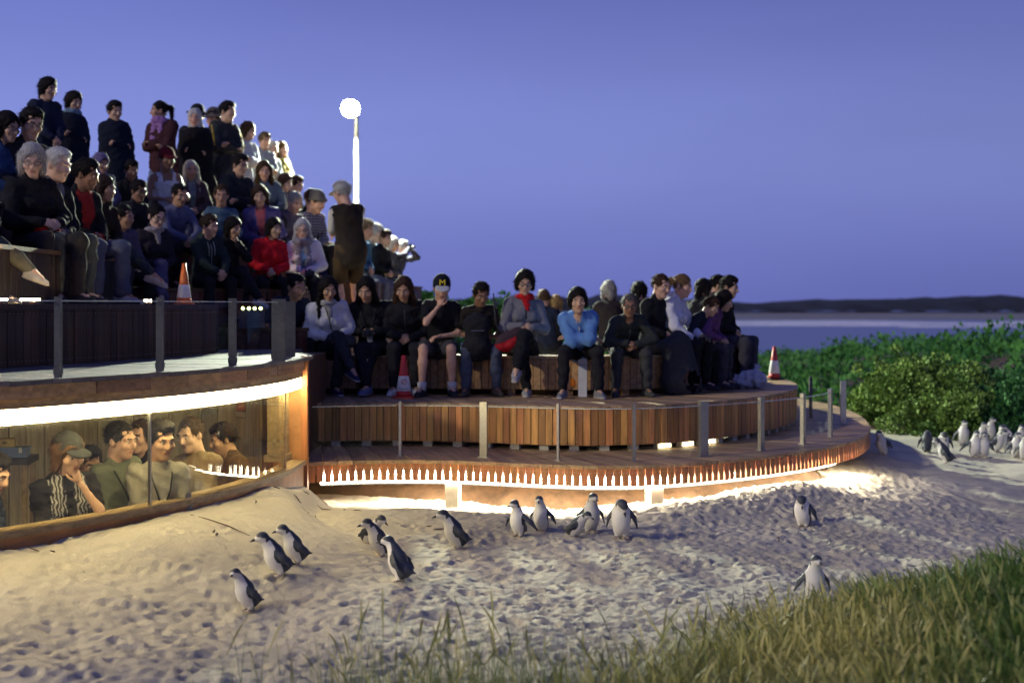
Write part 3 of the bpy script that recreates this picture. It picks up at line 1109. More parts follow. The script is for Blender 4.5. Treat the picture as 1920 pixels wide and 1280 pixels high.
        for ax in range(3):
            u, v = [(1, 2), (2, 0), (0, 1)][ax]
            o = [slice(None)] * 3
            A = [slice(None)] * 3
            B = [slice(None)] * 3
            A[ax] = slice(0, -1)
            B[ax] = slice(1, None)
            e = S[tuple(A)] != S[tuple(B)]
            E = np.argwhere(e)
            E = E[(E[:, u] > 0) & (E[:, v] > 0) & (E[:, u] < n[u]) & (E[:, v] < n[v])]
            if not len(E):
                continue
            du, dv = np.zeros(3, int), np.zeros(3, int)
            du[u] = 1
            dv[v] = 1
            q = np.stack([ids[tuple((E - du - dv).T)], ids[tuple((E - dv).T)], ids[tuple(E.T)], ids[tuple((E - du).T)]], 1)
            flip = ~S[tuple(E.T)]
            q[flip] = q[flip][:, ::-1]
            Q.append(q)
        Q = np.vstack(Q)
        return V, Q


def V3(*a):
    return np.array(a, float)


def unit(v):
    return v / (np.linalg.norm(v) + 1e-12)


def rotx(a):
    c, s = math.cos(a), math.sin(a)
    return np.array([[1, 0, 0], [0, c, -s], [0, s, c]])


def rotz(a):
    c, s = math.cos(a), math.sin(a)
    return np.array([[c, -s, 0], [s, c, 0], [0, 0, 1]])


def roty(a):
    c, s = math.cos(a), math.sin(a)
    return np.array([[c, 0, s], [0, 1, 0], [-s, 0, c]])


def ik(a, c, l1, l2, pole):
    d = c - a
    L = np.linalg.norm(d)
    if L > (l1 + l2) * 0.995:
        c = a + d / L * (l1 + l2) * 0.995
        d = c - a
        L = np.linalg.norm(d)
    L = max(L, abs(l1 - l2) + 0.02)
    e = d / np.linalg.norm(d)
    x = (L * L + l1 * l1 - l2 * l2) / (2 * L)
    h = math.sqrt(max(l1 * l1 - x * x, 0))
    p = pole - e * (pole @ e)
    return a + e * x + unit(p) * h, c


# ------------------------------------------------------------------ head, hair and hand templates (face towards -Y, origin mid-head)
def build_head(fem):
    F = SDF((-0.11, -0.15, -0.22), (0.11, 0.13, 0.14), 0.0092)
    F.ell((0, 0.014, 0.036), (0.073, 0.091, 0.086))
    j = 0.90 if fem else 1.0
    F.ell((0, -0.024, -0.034), (0.060 * j, 0.066, 0.084 * j), k=0.03)
    F.ell((0, -0.062, -0.097 * (0.5 + 0.5 * j)), (0.026 * j, 0.022, 0.018), k=0.03)
    for sx in (-1, 1):
        F.ell((sx * 0.042, -0.062, -0.020), (0.024, 0.024, 0.022), k=0.02)
        F.ell((sx * 0.076, 0.012, -0.004), (0.010, 0.020, 0.031), k=0.008)
        F.cap((sx * 0.014, -0.084, 0.027), (sx * 0.046, -0.074, 0.026), 0.010 if fem else 0.012, k=0.015)
        F.ell((sx * 0.031, -0.097, 0.006), (0.016, 0.014, 0.010), k=0.012, sub=True)
    F.cap((0, -0.085, 0.016), (0, -0.106, -0.026), 0.009, 0.0135, k=0.012)
    F.ell((0.010, -0.097, -0.030), (0.008, 0.009, 0.007), k=0.008).ell((-0.010, -0.097, -0.030), (0.008, 0.009, 0.007), k=0.008)
    F.cap((-0.018, -0.083, -0.059), (0.018, -0.083, -0.059), 0.0095, k=0.008)
    r = 0.045 if fem else 0.055
    F.cap((0, 0.022, -0.05), (0, 0.040, -0.20), r, r * 1.08, k=0.03)
    V, Q = F.net()
    c = V[Q].mean(1)
    mi = np.zeros(len(Q), int)
    front = c[:, 1] < -0.066
    ax = np.abs(c[:, 0])
    mi[front & (ax < 0.021) & (c[:, 2] > -0.067) & (c[:, 2] < -0.051) & (c[:, 1] < -0.086)] = 3
    mi[front & (ax > 0.013) & (ax < 0.047) & (c[:, 2] > 0.024 + 0.1 * (ax - .03)) & (c[:, 2] < 0.034 + 0.1 * (ax - .03))] = 2
    Vs, Qs, Ms = [V], [Q], [mi]
    for sx in (-1, 1):
        P, f = [], []
        nn, mm = 8, 5
        for a in range(mm + 1):
            th = math.pi * a / mm
            for b in range(nn):
                ph = 2 * math.pi * b / nn
                P.append((sx * 0.031 + 0.0125 * math.sin(th) * math.cos(ph), -0.0765 - 0.0125 * math.cos(th), 0.005 + 0.0075 * math.sin(th) * math.sin(ph)))
        me = []
        for a in range(mm):
            for b in range(nn):
                f.append((a * nn + b, a * nn + (b + 1) % nn, (a + 1) * nn + (b + 1) % nn, (a + 1) * nn + b))
                me.append(2 if a == 0 else 1)
        k = sum(len(v) for v in Vs)
        Vs.append(np.array(P))
        Qs.append(np.array(f) + k)
        Ms.append(np.array(me))
    return np.vstack(Vs), np.vstack(Qs), np.concatenate(Ms)


HEADS = {0: build_head(False), 1: build_head(True)}


def hair_mesh(style):
    F = SDF((-0.15, -0.15, -0.42), (0.15, 0.22, 0.19), 0.0095)
    vol = {'short': 0.003, 'crew': 0.0, 'side': 0.004, 'bald': -0.003, 'bob': 0.008, 'long': 0.004, 'tail': 0.0, 'bun': 0.0, 'curly': 0.014, 'shag': 0.012, 'greybob': 0.010}[style]
    r = np.array((0.080, 0.098, 0.090)) + vol
    F.ell((0, 0.018, 0.040), r)
    if style in ('short', 'side', 'shag'):
        F.ell((0.008, -0.008, 0.098), (0.064, 0.076, 0.040), k=0.03)
    if style == 'bald':
        F.ell((0, -0.03, 0.115), (0.075, 0.09, 0.065), k=0.01, sub=True)
    # open the face
    cut = {'bob': 0.066, 'long': 0.067, 'greybob': 0.066, 'curly': 0.066, 'shag': 0.068}.get(style, 0.085)
    F.ell((0, -0.105, -0.022), (cut, 0.105, 0.096), k=0.012, sub=True)
    if style in ('short', 'crew', 'side', 'bald'):
        for sx in (-1, 1):
            F.ell((sx * 0.052, -0.080, 0.070), (0.026, 0.04, 0.022), k=0.01, sub=True)
    if style in ('short', 'crew', 'side', 'bald', 'tail', 'bun'):
        F.ell((0, -0.02, -0.085), (0.12, 0.105, 0.075), k=0.01, sub=True)
        F.ell((0, 0.03, -0.12), (0.12, 0.16, 0.07), k=0.01, sub=True)
    if style in ('bob', 'greybob', 'curly', 'shag'):
        for sx in (-1, 1):
            F.cap((sx * 0.070, 0.01, 0.03), (sx * 0.078, 0.0, -0.075 if style != 'shag' else -0.04), 0.028, 0.022, k=0.03)
        F.cap((0, 0.07, 0.02), (0, 0.075, -0.085), 0.06, 0.045, k=0.03)
    if style == 'long':
        for sx in (-1, 1):
            F.cap((sx * 0.068, 0.0, 0.04), (sx * 0.086, -0.005, -0.12), 0.027, 0.03, k=0.03)
            F.cap((sx * 0.086, -0.005, -0.12), (sx * 0.10, -0.055, -0.30), 0.03, 0.015, k=0.03, flat=(0, 1, 0), fr=0.6)
        F.cap((0, 0.07, 0.02), (0, 0.085, -0.22), 0.065, 0.06, k=0.03, flat=(0, 1, 0), fr=0.6)
    if style == 'tail':
        F.cap((0, 0.105, 0.055), (0, 0.15, 0.03), 0.028, 0.032, k=0.02)
        F.cap((0, 0.15, 0.03), (0, 0.155, -0.17), 0.034, 0.012, k=0.02)
    if style == 'bun':
        F.ell((0, 0.085, 0.115), (0.04, 0.04, 0.036), k=0.012)
    F.ripple(0.004 if style != 'curly' else 0.008, 80 if style != 'curly' else 110, 5)
    F.ripple(0.0025, 170, 6)
    V, Q = F.net()
    # loose strands over the mass
    r = np.random.default_rng(abs(hash(style)) % 1000 if False else len(style) * 7)
    e1, e2 = V[Q[:, 2]] - V[Q[:, 0]], V[Q[:, 3]] - V[Q[:, 1]]
    nr = np.cross(e1, e2)
    nr /= np.linalg.norm(nr, axis=1)[:, None] + 1e-12
    n = 1500
    k = r.integers(0, len(Q), n)
    P, nn = V[Q[k]].mean(1), nr[k]
    fl = np.array([0, 0.35, -1.0]) if style in ('long', 'bob', 'greybob', 'tail') else np.array([0, 0.5, -0.35])
    d = fl + r.normal(size=(n, 3)) * (0.35 if style != 'curly' else 0.8)
    d -= nn * (d * nn).sum(1)[:, None] * 0.85
    d = d / (np.linalg.norm(d, axis=1)[:, None] + 1e-9) + nn * r.uniform(0.05, 0.45, n)[:, None]
    sd = np.cross(d, nn)
    sd /= np.linalg.norm(sd, axis=1)[:, None] + 1e-9
    ln = r.uniform(0.015, 0.04, n)[:, None]
    w_ = r.uniform(0.0012, 0.003, n)[:, None]
    S = np.stack([P - nn * .003 - sd * w_, P - nn * .003 + sd * w_, P + d * ln + sd * w_ * .3 - np.array([0, 0, .12]) * ln, P + d * ln - sd * w_ * .3 - np.array([0, 0, .12]) * ln], 1).reshape(-1, 3)
    Q = np.vstack([Q, np.arange(n * 4).reshape(n, 4) + len(V)])
    return new_mesh('hair_' + style, np.vstack([V, S]), Q, [None], smooth=True)


HAIR = {}


def get_hair(style):
    if style not in HAIR:
        HAIR[style] = hair_mesh(style)
        if not len(HAIR[style].materials):
            HAIR[style].materials.append(None)
    return HAIR[style]


def build_hand(curl):
    """wrist at the origin, fingers along +Y, palm facing -Z, thumb on the +X side"""
    mb = MB()
    rings = ((0.0, 0.026, 0.020), (0.03, 0.036, 0.017), (0.065, 0.042, 0.015), (0.088, 0.040, 0.013))
    V, F = [], []
    n = 8
    for y, w, t in rings:
        for i in range(n):
            a = 2 * math.pi * i / n
            V.append((w * math.cos(a), y, t * math.sin(a)))
    for j in range(3):
        for i in range(n):
            F.append((j * n + i, (j + 1) * n + i, (j + 1) * n + (i + 1) % n, j * n + (i + 1) % n))
    F.append(tuple(range(n)))
    F.append(tuple(range(4 * n - 1, 3 * n - 1, -1)))
    mb.add(V, F)
    for i, (x, ln) in enumerate(((0.030, 0.070), (0.010, 0.080), (-0.010, 0.074), (-0.029, 0.058))):
        p = Vector((x, 0.080, 0.0))
        a = -curl * 0.35
        pts = [p]
        for q, f in enumerate((0.45, 0.32, 0.23)):
            a -= curl * (0.5 if q else 0.25)
            p = p + Vector((x * 0.08, math.cos(a), math.sin(a))) * ln * f
            pts.append(p)
        mb.tube(pts, [0.0095, 0.0088, 0.0078, 0.006], 6)
    mb.tube([(0.026, 0.022, -0.004), (0.048, 0.05, -0.014), (0.052, 0.074, -0.022 - 0.01 * curl), (0.046, 0.094, -0.03 - 0.012 * curl)], [0.013, 0.011, 0.0095, 0.007], 6)
    V = np.array(mb.V)
    return V, mb.F


HANDS = {c: build_hand(c) for c in (0.35, 0.9, 1.5)}


def build_shoe(kind):
    F = SDF((-0.07, -0.22, -0.02), (0.07, 0.11, 0.16), 0.0095)
    F.cap((0, 0.045, 0.040), (0, -0.055, 0.040), 0.042, 0.044, k=0.03, flat=(0, 0, 1), fr=0.95)
    F.cap((0, -0.055, 0.036), (0, -0.150, 0.028), 0.046, 0.034, k=0.03, flat=(0, 0, 1), fr=0.75)
    F.cap((0, 0.03, 0.04), (0, 0.025, 0.095), 0.040, 0.042, k=0.03)
    F.cap((0, 0.05, 0.012), (0, -0.15, 0.012), 0.044, 0.040, k=0.008, flat=(0, 0, 1), fr=0.3)
    V, Q = F.net()
    V[:, 2] = np.maximum(V[:, 2], 0.0)
    c = V[Q].mean(1)
    mi = (c[:, 2] < 0.026).astype(int)
    return new_mesh('shoe', V, Q, [None, None], mi, True)


SHOE = build_shoe('s')


# ------------------------------------------------------------------ materials of people
def fabric(col, rough=0.9, bump=0.5, pat=None):
    key = 'fabric_%03d_%03d_%03d%s' % (int(col[0] * 999), int(col[1] * 999), int(col[2] * 999), pat or '')
    if key in MATS:
        return MATS[key]
    m = mat(key, col, rough, 0.09, 14.0, bump, 55.0, spec=0.12)
    if pat == 'plaid' or pat == 'zig':
        nt = m.node_tree
        b = nt.nodes['Principled BSDF']
        src = b.inputs['Base Color'].links[0].from_socket
        tc = nt.nodes.new('ShaderNodeTexCoord')
        w1 = nt.nodes.new('ShaderNodeTexWave')
        w1.inputs['Scale'].default_value = 9.0 if pat == 'plaid' else 14.0
        w1.inputs['Distortion'].default_value = 0.0 if pat == 'plaid' else 9.0
        nt.links.new(tc.outputs['Object'], w1.inputs['Vector'])
        w2 = nt.nodes.new('ShaderNodeTexWave')
        w2.bands_direction = 'Z'
        w2.inputs['Scale'].default_value = 9.0
        nt.links.new(tc.outputs['Object'], w2.inputs['Vector'])
        mm = nt.nodes.new('ShaderNodeMath')
        mm.operation = 'MAXIMUM' if pat == 'plaid' else 'MULTIPLY'
        nt.links.new(w1.outputs['Fac'], mm.inputs[0])
        if pat == 'plaid':
            nt.links.new(w2.outputs['Fac'], mm.inputs[1])
        else:
            mm.inputs[1].default_value = 1.0
        rp = nt.nodes.new('ShaderNodeValToRGB')
        rp.color_ramp.elements[0].position = 0.78 if pat == 'plaid' else 0.45
        rp.color_ramp.elements[1].position = 0.92 if pat == 'plaid' else 0.55
        nt.links.new(mm.outputs[0], rp.inputs[0])
        mx = nt.nodes.new('ShaderNodeMix')
        mx.data_type = 'RGBA'
        nt.links.new(rp.outputs[0], mx.inputs[0])
        nt.links.new(src, mx.inputs[6])
        mx.inputs[7].default_value = (0.20, 0.20, 0.32, 1) if pat == 'plaid' else (0.42, 0.40, 0.38, 1)
        nt.links.new(mx.outputs[2], b.inputs['Base Color'])
    return m


def skin_mat(col):
    key = 'skin_%03d_%03d' % (int(col[0] * 999), int(col[2] * 999))
    if key in MATS:
        return MATS[key]
    m = mat(key, col, 0.5, 0.10, 30.0, 0.12, 120.0, spec=0.35)
    return m


def hair_mat(col):
    key = 'hair_%03d_%03d_%03d' % (int(col[0] * 999), int(col[1] * 999), int(col[2] * 999))
    return mat(key, col, 0.6, 0.35, 1.0, 0.8, 1.6, stretch=(90, 90, 14), spec=0.14)


M_EYEW = mat('eye_white', (0.62, 0.60, 0.57), 0.3, 0.03, 30)
M_EYED = mat('eye_brow_dark', (0.02, 0.014, 0.01), 0.4, 0.1, 30)
M_EYEG = mat('brow_grey', (0.25, 0.22, 0.2), 0.5, 0.1, 30)
SKIN = {'fair': (0.60, 0.36, 0.25), 'tan': (0.48, 0.28, 0.175), 'asian': (0.55, 0.345, 0.225), 'brown': (0.27, 0.145, 0.085), 'dark': (0.16, 0.085, 0.05), 'pale': (0.66, 0.44, 0.33)}


def lip_mat(sk):
    c = SKIN[sk]
    return mat('lip_' + sk, (c[0] * 0.72, c[1] * 0.52, c[2] * 0.55), 0.45, 0.05, 30)


# ------------------------------------------------------------------ the figure
def lerp(a, b, t):
    return a + (b - a) * t


def joints(sp, hs):
    """joint positions for a pose; face towards -Y, feet level z = 0"""
    J = {}
    sit = sp.get('pose', 'sit') == 'sit'
    lean = math.radians(sp.get('lean', 8 if sit else 2))
    roll = math.radians(sp.get('roll', 0))
    w = sp.get('w', 1.0)
    pel = V3(0, 0.0, hs + 0.085) if sit else V3(0, 0, 0.91)
    Rl = roty(roll) @ rotx(lean)
    u = Rl @ V3(0, 0, 1)
    R2 = roty(roll * 1.3) @ rotx(lean * 1.35)
    u2 = R2 @ V3(0, 0, 1)
    J['Rl'], J['R2'] = Rl, R2
    J['pel'] = pel
    J['waist'] = pel + u * 0.15
    J['chest'] = J['waist'] + (u + u2) / 2 * 0.18
    J['neck'] = J['chest'] + u2 * 0.185
    hp, hy = math.radians(sp.get('nod', 4)), math.radians(sp.get('turn', 0))
    Rh = roty(roll * 0.6) @ rotx(lean * 0.55) @ rotz(hy) @ rotx(hp)
    J['Rh'] = Rh
    base = J['neck'] + (roty(roll) @ rotx(lean * 0.9)) @ V3(0, -0.005, 0.045)
    J['head'] = base + Rh @ V3(0, -0.024, 0.132)
    J['crown'] = J['head'] + V3(0, 0.0, 0.14)
    sw = 0.156 * w
    tw = rotz(math.radians(sp.get('twist', 0)))
    for s, k in ((1, 'L'), (-1, 'R')):
        J['sh' + k] = J['neck'] + R2 @ tw @ V3(s * sw, 0.008, -0.055)
        J['hip' + k] = pel + V3(s * 0.088 * w, 0, -0.015)
    # legs
    legs = sp.get('legs', 'apart' if sit else 'stand')
    sprd = sp.get('spread', 0.10)
    kz = hs * 0.0
    if sit:
        fw = sp.get('reach', -0.40)
        tg = {'L': V3(0.06 + sprd, fw, 0.085), 'R': V3(-0.06 - sprd, fw + sp.get('stag', 0.0), 0.085)}
        pole = {'L': V3(sprd * 1.2, -1, 0.9), 'R': V3(-sprd * 1.2, -1, 0.9)}
        fdir = {'L': V3(0.25, -1, 0), 'R': V3(-0.25, -1, 0)}
        if legs == 'cross':           # right over left
            tg['L'] = V3(0.02, fw + 0.02, 0.085)
            tg['R'] = V3(0.17, fw - 0.20, 0.30)
            pole['R'] = V3(0.1, -0.6, 1.3)
            fdir['R'] = V3(0.35, -1, -0.35)
        if legs == 'crossL':
            tg['R'] = V3(-0.02, fw + 0.02, 0.085)
            tg['L'] = V3(-0.17, fw - 0.20, 0.30)
            pole['L'] = V3(-0.1, -0.6, 1.3)
            fdir['L'] = V3(-0.35, -1, -0.35)
        if legs == 'ankles':
            tg = {'L': V3(-0.02, fw - 0.1, 0.085), 'R': V3(0.03, fw - 0.18, 0.10)}
    else:
        tg = {'L': V3(0.10, 0.02, 0.085), 'R': V3(-0.10, -0.02, 0.085)}
        pole = {'L': V3(0.05, -1, 0), 'R': V3(-0.05, -1, 0)}
        fdir = {'L': V3(0.25, -1, 0), 'R': V3(-0.25, -1, 0)}
    for k in 'LR':
        J['kn' + k], J['an' + k] = ik(J['hip' + k], tg[k], 0.43, 0.425, pole[k])
        J['fd' + k] = unit(fdir[k])
    # arms
    arms = sp.get('arms', 'lap')
    ch = J['chest']
    fwd = R2 @ V3(0, -1, 0)
    rt = R2 @ V3(1, 0, 0)
    lapz = hs + 0.19
    A = {}
    E = {'L': V3(1, 0.5, -0.8), 'R': V3(-1, 0.5, -0.8)}
    curl = 0.9
    if not sit:
        lapz = 0.95
    if arms == 'lap':
        A = {'L': V3(0.045, -0.27, lapz), 'R': V3(-0.045, -0.25, lapz + 0.02)}
    elif arms == 'hold':          # both hands in front holding something small
        A = {'L': V3(0.07, -0.27, lapz + 0.07), 'R': V3(-0.07, -0.27, lapz + 0.07)}
    elif arms == 'knees':
        A = {k: J['kn' + k] * 0.92 + V3(0, 0.02, 0.12) for k in 'LR'}
        for k in 'LR':
            A[k][2] = max(A[k][2], hs + 0.16)
    elif arms == 'clasp':         # forearms on knees, hands together
        m = (J['knL'] + J['knR']) / 2
        A = {'L': V3(0.05, m[1] - 0.02, hs + 0.14), 'R': V3(-0.05, m[1] - 0.03, hs + 0.16)}
        E = {'L': V3(1.2, 0.0, -0.5), 'R': V3(-1.2, 0.0, -0.5)}
    elif arms == 'rest':          # folded arms laid on the thighs
        A = {'L': V3(-0.13, -0.34, hs + 0.23), 'R': V3(0.13, -0.32, hs + 0.20)}
        E = {'L': V3(1.3, -0.6, -0.35), 'R': V3(-1.3, -0.6, -0.35)}
    elif arms == 'fold':
        c = ch + fwd * 0.19 - V3(0, 0, 0.09)
        A = {'L': c - rt * 0.06 + V3(0, 0, 0.015), 'R': c + rt * 0.06 - V3(0, 0, 0.03)}
        curl = 1.5
        E = {'L': V3(0.8, -0.1, -1), 'R': V3(-0.8, -0.1, -1)}
    elif arms in ('chinR', 'chinL'):
        s_, k, o = (-1, 'R', 'L') if arms == 'chinR' else (1, 'L', 'R')
        A[k] = J['head'] + J['Rh'] @ V3(s_ * 0.025, -0.10, -0.155)
        E[k] = V3(s_ * 0.3, -0.8, -1)
        A[o] = V3(-s_ * 0.02, -0.27, lapz + 0.02) if sit else V3(s_ * 0.05, -0.2, 1.12)
    elif arms == 'eyesR':
        A['R'] = J['head'] + J['Rh'] @ V3(-0.05, -0.16, 0.0)
        E['R'] = V3(-1, -0.2, -0.6)
        A['L'] = J['head'] + J['Rh'] @ V3(0.05, -0.16, -0.02)
        E['L'] = V3(1, -0.2, -0.6)
    elif arms == 'down':
        A = {'L': V3(0.24, -0.02, pel[2] - 0.08), 'R': V3(-0.24, -0.02, pel[2] - 0.08)}
        curl = 0.35
    elif arms == 'asym':
        A = {'R': V3(-0.13, -0.36, hs + 0.17), 'L': V3(0.15, -0.37, hs + 0.17)}
    elif arms == 'book':
        A = {'R': V3(-0.03, -0.24, lapz + 0.13), 'L': V3(0.05, -0.26, lapz + 0.12)}
    for k in 'LR':
        J['el' + k], J['wr' + k] = ik(J['sh' + k], A[k], 0.275, 0.245, E[k])
    J['curl'] = curl
    # hand direction
    for k, s_ in (('L', 1), ('R', -1)):
        f = unit(J['wr' + k] - J['el' + k])
        if arms in ('lap', 'hold', 'clasp', 'book'):
            f = unit(f + V3(-s_ * 0.5, -0.1, -0.25))
        if arms in ('knees', 'asym'):
            f = unit(f + V3(0, -0.2, -0.6))
        if (arms == 'chinR' and k == 'R') or (arms == 'chinL' and k == 'L'):
            f = unit(V3(-s_ * 0.35, 0.1, 1))
        J['hd' + k] = f
    return J


def torso_sdf(F, J, o, w, fem, belly=0.0, k=0.05):
    Rl, R2 = J['Rl'], J['R2']
    f1, f2 = Rl @ V3(0, 1, 0), R2 @ V3(0, 1, 0)
    F.ell(J['pel'] + V3(0, 0, -0.01), (0.158 * w + o, 0.118 + o, 0.125 + o), Rl, k=k)
    F.cap(J['pel'] + V3(0, 0, 0.03), J['waist'], 0.135 * w + o, 0.132 * w + o, k=k, flat=f1, fr=0.75)
    F.cap(J['waist'], J['chest'], 0.132 * w + o, 0.150 * w + o, k=k, flat=f1, fr=0.74)
    F.ell(J['chest'] + R2 @ V3(0, 0.0, 0.03), (0.148 * w + o, 0.108 + o, 0.150 + o), R2, k=k)
    F.cap(lerp(J['shL'], J['neck'], 0.15), lerp(J['shR'], J['neck'], 0.15), 0.062 + o, k=0.06)
    F.cap(J['neck'] + R2 @ V3(0, 0.01, -0.06), J['neck'] + R2 @ V3(0, 0, 0.0), 0.085 + o, 0.05 + o * 0.7, k=0.06)
    if fem:
        for s in (-1, 1):
            F.ell(J['chest'] + R2 @ V3(s * 0.068, -0.085 - o * 0.5, 0.01), (0.062 + o * .5, 0.055 + o * .5, 0.058 + o * .5), R2, k=0.04)
    if belly:
        F.ell(J['waist'] + Rl @ V3(0, -0.06, -0.0), (0.14 * w + o, 0.09 + belly + o, 0.13), Rl, k=0.05)


def bounds(J, m=0.2):
    P = np.array([J[k] for k in J if k not in ('Rl', 'R2', 'Rh', 'curl') and not k.startswith(('fd', 'hd'))])
    return P.min(0) - m, P.max(0) + m


def mtx(R, t):
    M = Matrix.Identity(4)
    for i in range(3):
        for j in range(3):
            M[i][j] = float(R[i][j])
        M[i][3] = float(t[i])
    return M


PCOUNT = [0]
ROW = 'front row on the curved bench'
EDGE = 'row nearest the picture edge'


def person(label, hx, hy, s, fz, yaw=0.0, **sp):
    """build one spectator so that the crown of the head is seen at (hx, hy), s photograph pixels per metre, feet level fz"""
    PCOUNT[0] += 1
    seed = PCOUNT[0]
    rs = random.Random(seed)
    sp.setdefault('nod', rs.uniform(3, 14))
    sp['turn'] = sp.get('turn', 0) + rs.uniform(-9, 9)
    sp.setdefault('roll', rs.uniform(-5, 5))
    sp.setdefault('lean', rs.uniform(6, 16) if sp.get('pose', 'sit') == 'sit' else rs.uniform(0, 4))
    sit = sp.get('pose', 'sit') == 'sit'
    top = at(hx, hy, FPX / s)
    need = top[2] - fz
    sc = 1.0
    seat = sp.get('seat', 0.42)
    for _ in range(4):
        J = joints(sp, seat / sc if sit else 0)
        sc = need / J['crown'][2]
    if sc < 0.66 or sc > 1.2:
        print('SCALE', label, round(sc, 2))
    hv = rotz(yaw * math.pi / 180) @ (J['crown'] * sc)
    loc = (top[0] - hv[0], top[1] - hv[1], fz)
    t = thing('person', label, 'person', loc, math.radians(yaw), sp.get('group', 'spectators'), sc)
    h = sp.get('vox', 0.0215)
    fem = sp.get('fem', 0)
    w = sp.get('w', 0.94 if fem else 1.0)
    sk = sp.get('skin', 'fair')
    bulk = sp.get('bulk', 0.008 if sp.get('top') in ('shirt', 'tshirt', 'tank') else 0.016)
    sleeve = sp.get('sleeve', 'long')
    bottom = sp.get('bottom', 'trousers')
    lo, hi = bounds(J)
    # --- body: one continuous skin
    F = SDF(lo, hi, 0.031 if h > 0.018 else 0.024)
    torso_sdf(F, J, -0.012, w, fem)
    for k in 'LR':
        ar = 1.0 if not fem else 0.88
        F.cap(J['sh' + k], J['el' + k], 0.044 * ar, 0.037 * ar, k=0.03)
        F.cap(J['el' + k], J['wr' + k], 0.038 * ar, 0.027 * ar, k=0.02)
        F.cap(J['hip' + k], J['kn' + k], 0.076, 0.052, k=0.04)
        F.cap(J['kn' + k], lerp(J['kn' + k], J['an' + k], 0.35), 0.050, 0.053, k=0.03)
        F.cap(lerp(J['kn' + k], J['an' + k], 0.35), J['an' + k], 0.052, 0.034, k=0.03)
        F.cap(J['an' + k], J['an' + k] + J['fd' + k] * 0.10 - V3(0, 0, 0.035), 0.034, 0.03, k=0.02)
    V, Q = F.net()
    Vs, Fs, Ms = [V], Q.tolist(), [0] * len(Q)
    HV, HQ, HM = HEADS[fem]
    base = len(V)
    hs_ = sp.get('head', 1.0) * 1.10
    Vs.append(HV * hs_ @ J['Rh'].T + J['head'])
    Fs += (HQ + base).tolist()
    Ms += HM.tolist()
    base += len(HV)
    hc = sp.get('curl', J['curl'])
    HVh, HFh = HANDS[min(HANDS, key=lambda c: abs(c - hc))]
    for k, s_ in (('L', 1), ('R', -1)):
        y = J['hd' + k]
        arms = sp.get('arms', 'lap')
        z = V3(0, 0, 1)
        if arms in ('lap', 'hold', 'book', 'down', 'clasp'):
            z = V3(s_ * 1.0, -0.3, 0.6)
        if arms in ('chin' + k, 'eyesR'):
            z = V3(s_ * 0.5, -1, 0.1)
        x = unit(np.cross(y, z))
        z = np.cross(x, y)
        hv_ = HVh.copy()
        want = -s_                              # thumb towards the middle of the body
        hv_[:, 0] *= 1 if (x[0] * want > 0) else -1
        flip = (x[0] * want <= 0)
        Rm = np.stack([x, y, z], 1)
        Vs.append(hv_ * (0.92 if fem else 1.0) @ Rm.T + J['wr' + k] - y * 0.012)
        ff = [tuple(i + base for i in (f[::-1] if flip else f)) for f in HFh]
        Fs += ff
        Ms += [0] * len(ff)
        base += len(HVh)
    me = new_mesh('body', np.vstack(Vs), Fs, [skin_mat(SKIN[sk]), M_EYEW, M_EYEG if sp.get('grey') else M_EYED, lip_mat(sk)], Ms, True)
    link('body', me, t)
    # --- upper garment
    kind = sp.get('top', 'jacket')
    F = SDF(lo, hi, h)
    torso_sdf(F, J, bulk * 0.8, w, fem, sp.get('belly', 0.0))
    if kind in ('jacket', 'hoodie', 'poncho'):
        F.cap(J['neck'] + J['R2'] @ V3(0, 0.012, -0.03), J['neck'] + J['R2'] @ V3(0, 0.002, 0.052), 0.082, 0.070, k=0.03)
        F.ell(J['neck'] + J['R2'] @ V3(0, -0.06, 0.075), (0.055, 0.06, 0.06), J['R2'], k=0.015, sub=True)
    if kind == 'shirt':
        for a_ in np.linspace(-2.2, 2.2, 9):
            F.ell(J['neck'] + J['R2'] @ V3(0.062 * math.sin(a_), 0.004 + 0.066 * math.cos(a_), 0.030 - 0.02 * (1 - math.cos(a_)) / 2), (0.022, 0.022, 0.026), J['R2'], k=0.02)
    if kind == 'hoodie':
        F.ell(J['neck'] + J['R2'] @ V3(0, 0.085, 0.0), (0.10, 0.065, 0.09), J['R2'], k=0.03)
    cuff = {'long': 1.0, 'short': None, 'none': None, 'mid': 0.3}[sleeve]
    for k in 'LR':
        if sleeve == 'none':
            continue
        if sleeve == 'short':
            F.cap(J['sh' + k], lerp(J['sh' + k], J['el' + k], 0.62), 0.058 + bulk, 0.052 + bulk, k=0.03)
        else:
            F.cap(J['sh' + k], J['el' + k], 0.052 + bulk, 0.043 + bulk, k=0.035)
            F.cap(J['el' + k], lerp(J['el' + k], J['wr' + k], cuff * 0.92), 0.044 + bulk, 0.033 + bulk * 0.8, k=0.025)
    if kind == 'poncho':
        g = J['pel'] + V3(0, 0, -0.28 if not sit else 0.02)
        F.cap(J['chest'] + V3(0, -0.03, 0.03), g + V3(0, -0.03, 0), 0.215, 0.29, k=0.08, flat=(0, 1, 0), fr=0.95)
    hem = J['pel'] + V3(0, 0, -0.06)
    if not sit and kind != 'tank':
        F.cap(J['pel'], hem, 0.155 * w + bulk, 0.16 * w + bulk, k=0.05, flat=(0, 1, 0), fr=0.8)
    F.ripple(0.008, 24, seed)
    F.ripple(0.005, 52, seed + 500)
    V, Q = F.net()
    c = V[Q].mean(1)
    lc = (c - J['chest']) @ J['R2']
    mi = np.zeros(len(Q), int)
    tm = [fabric(sp.get('tc', (0.02, 0.02, 0.025)), pat=sp.get('pat'))]
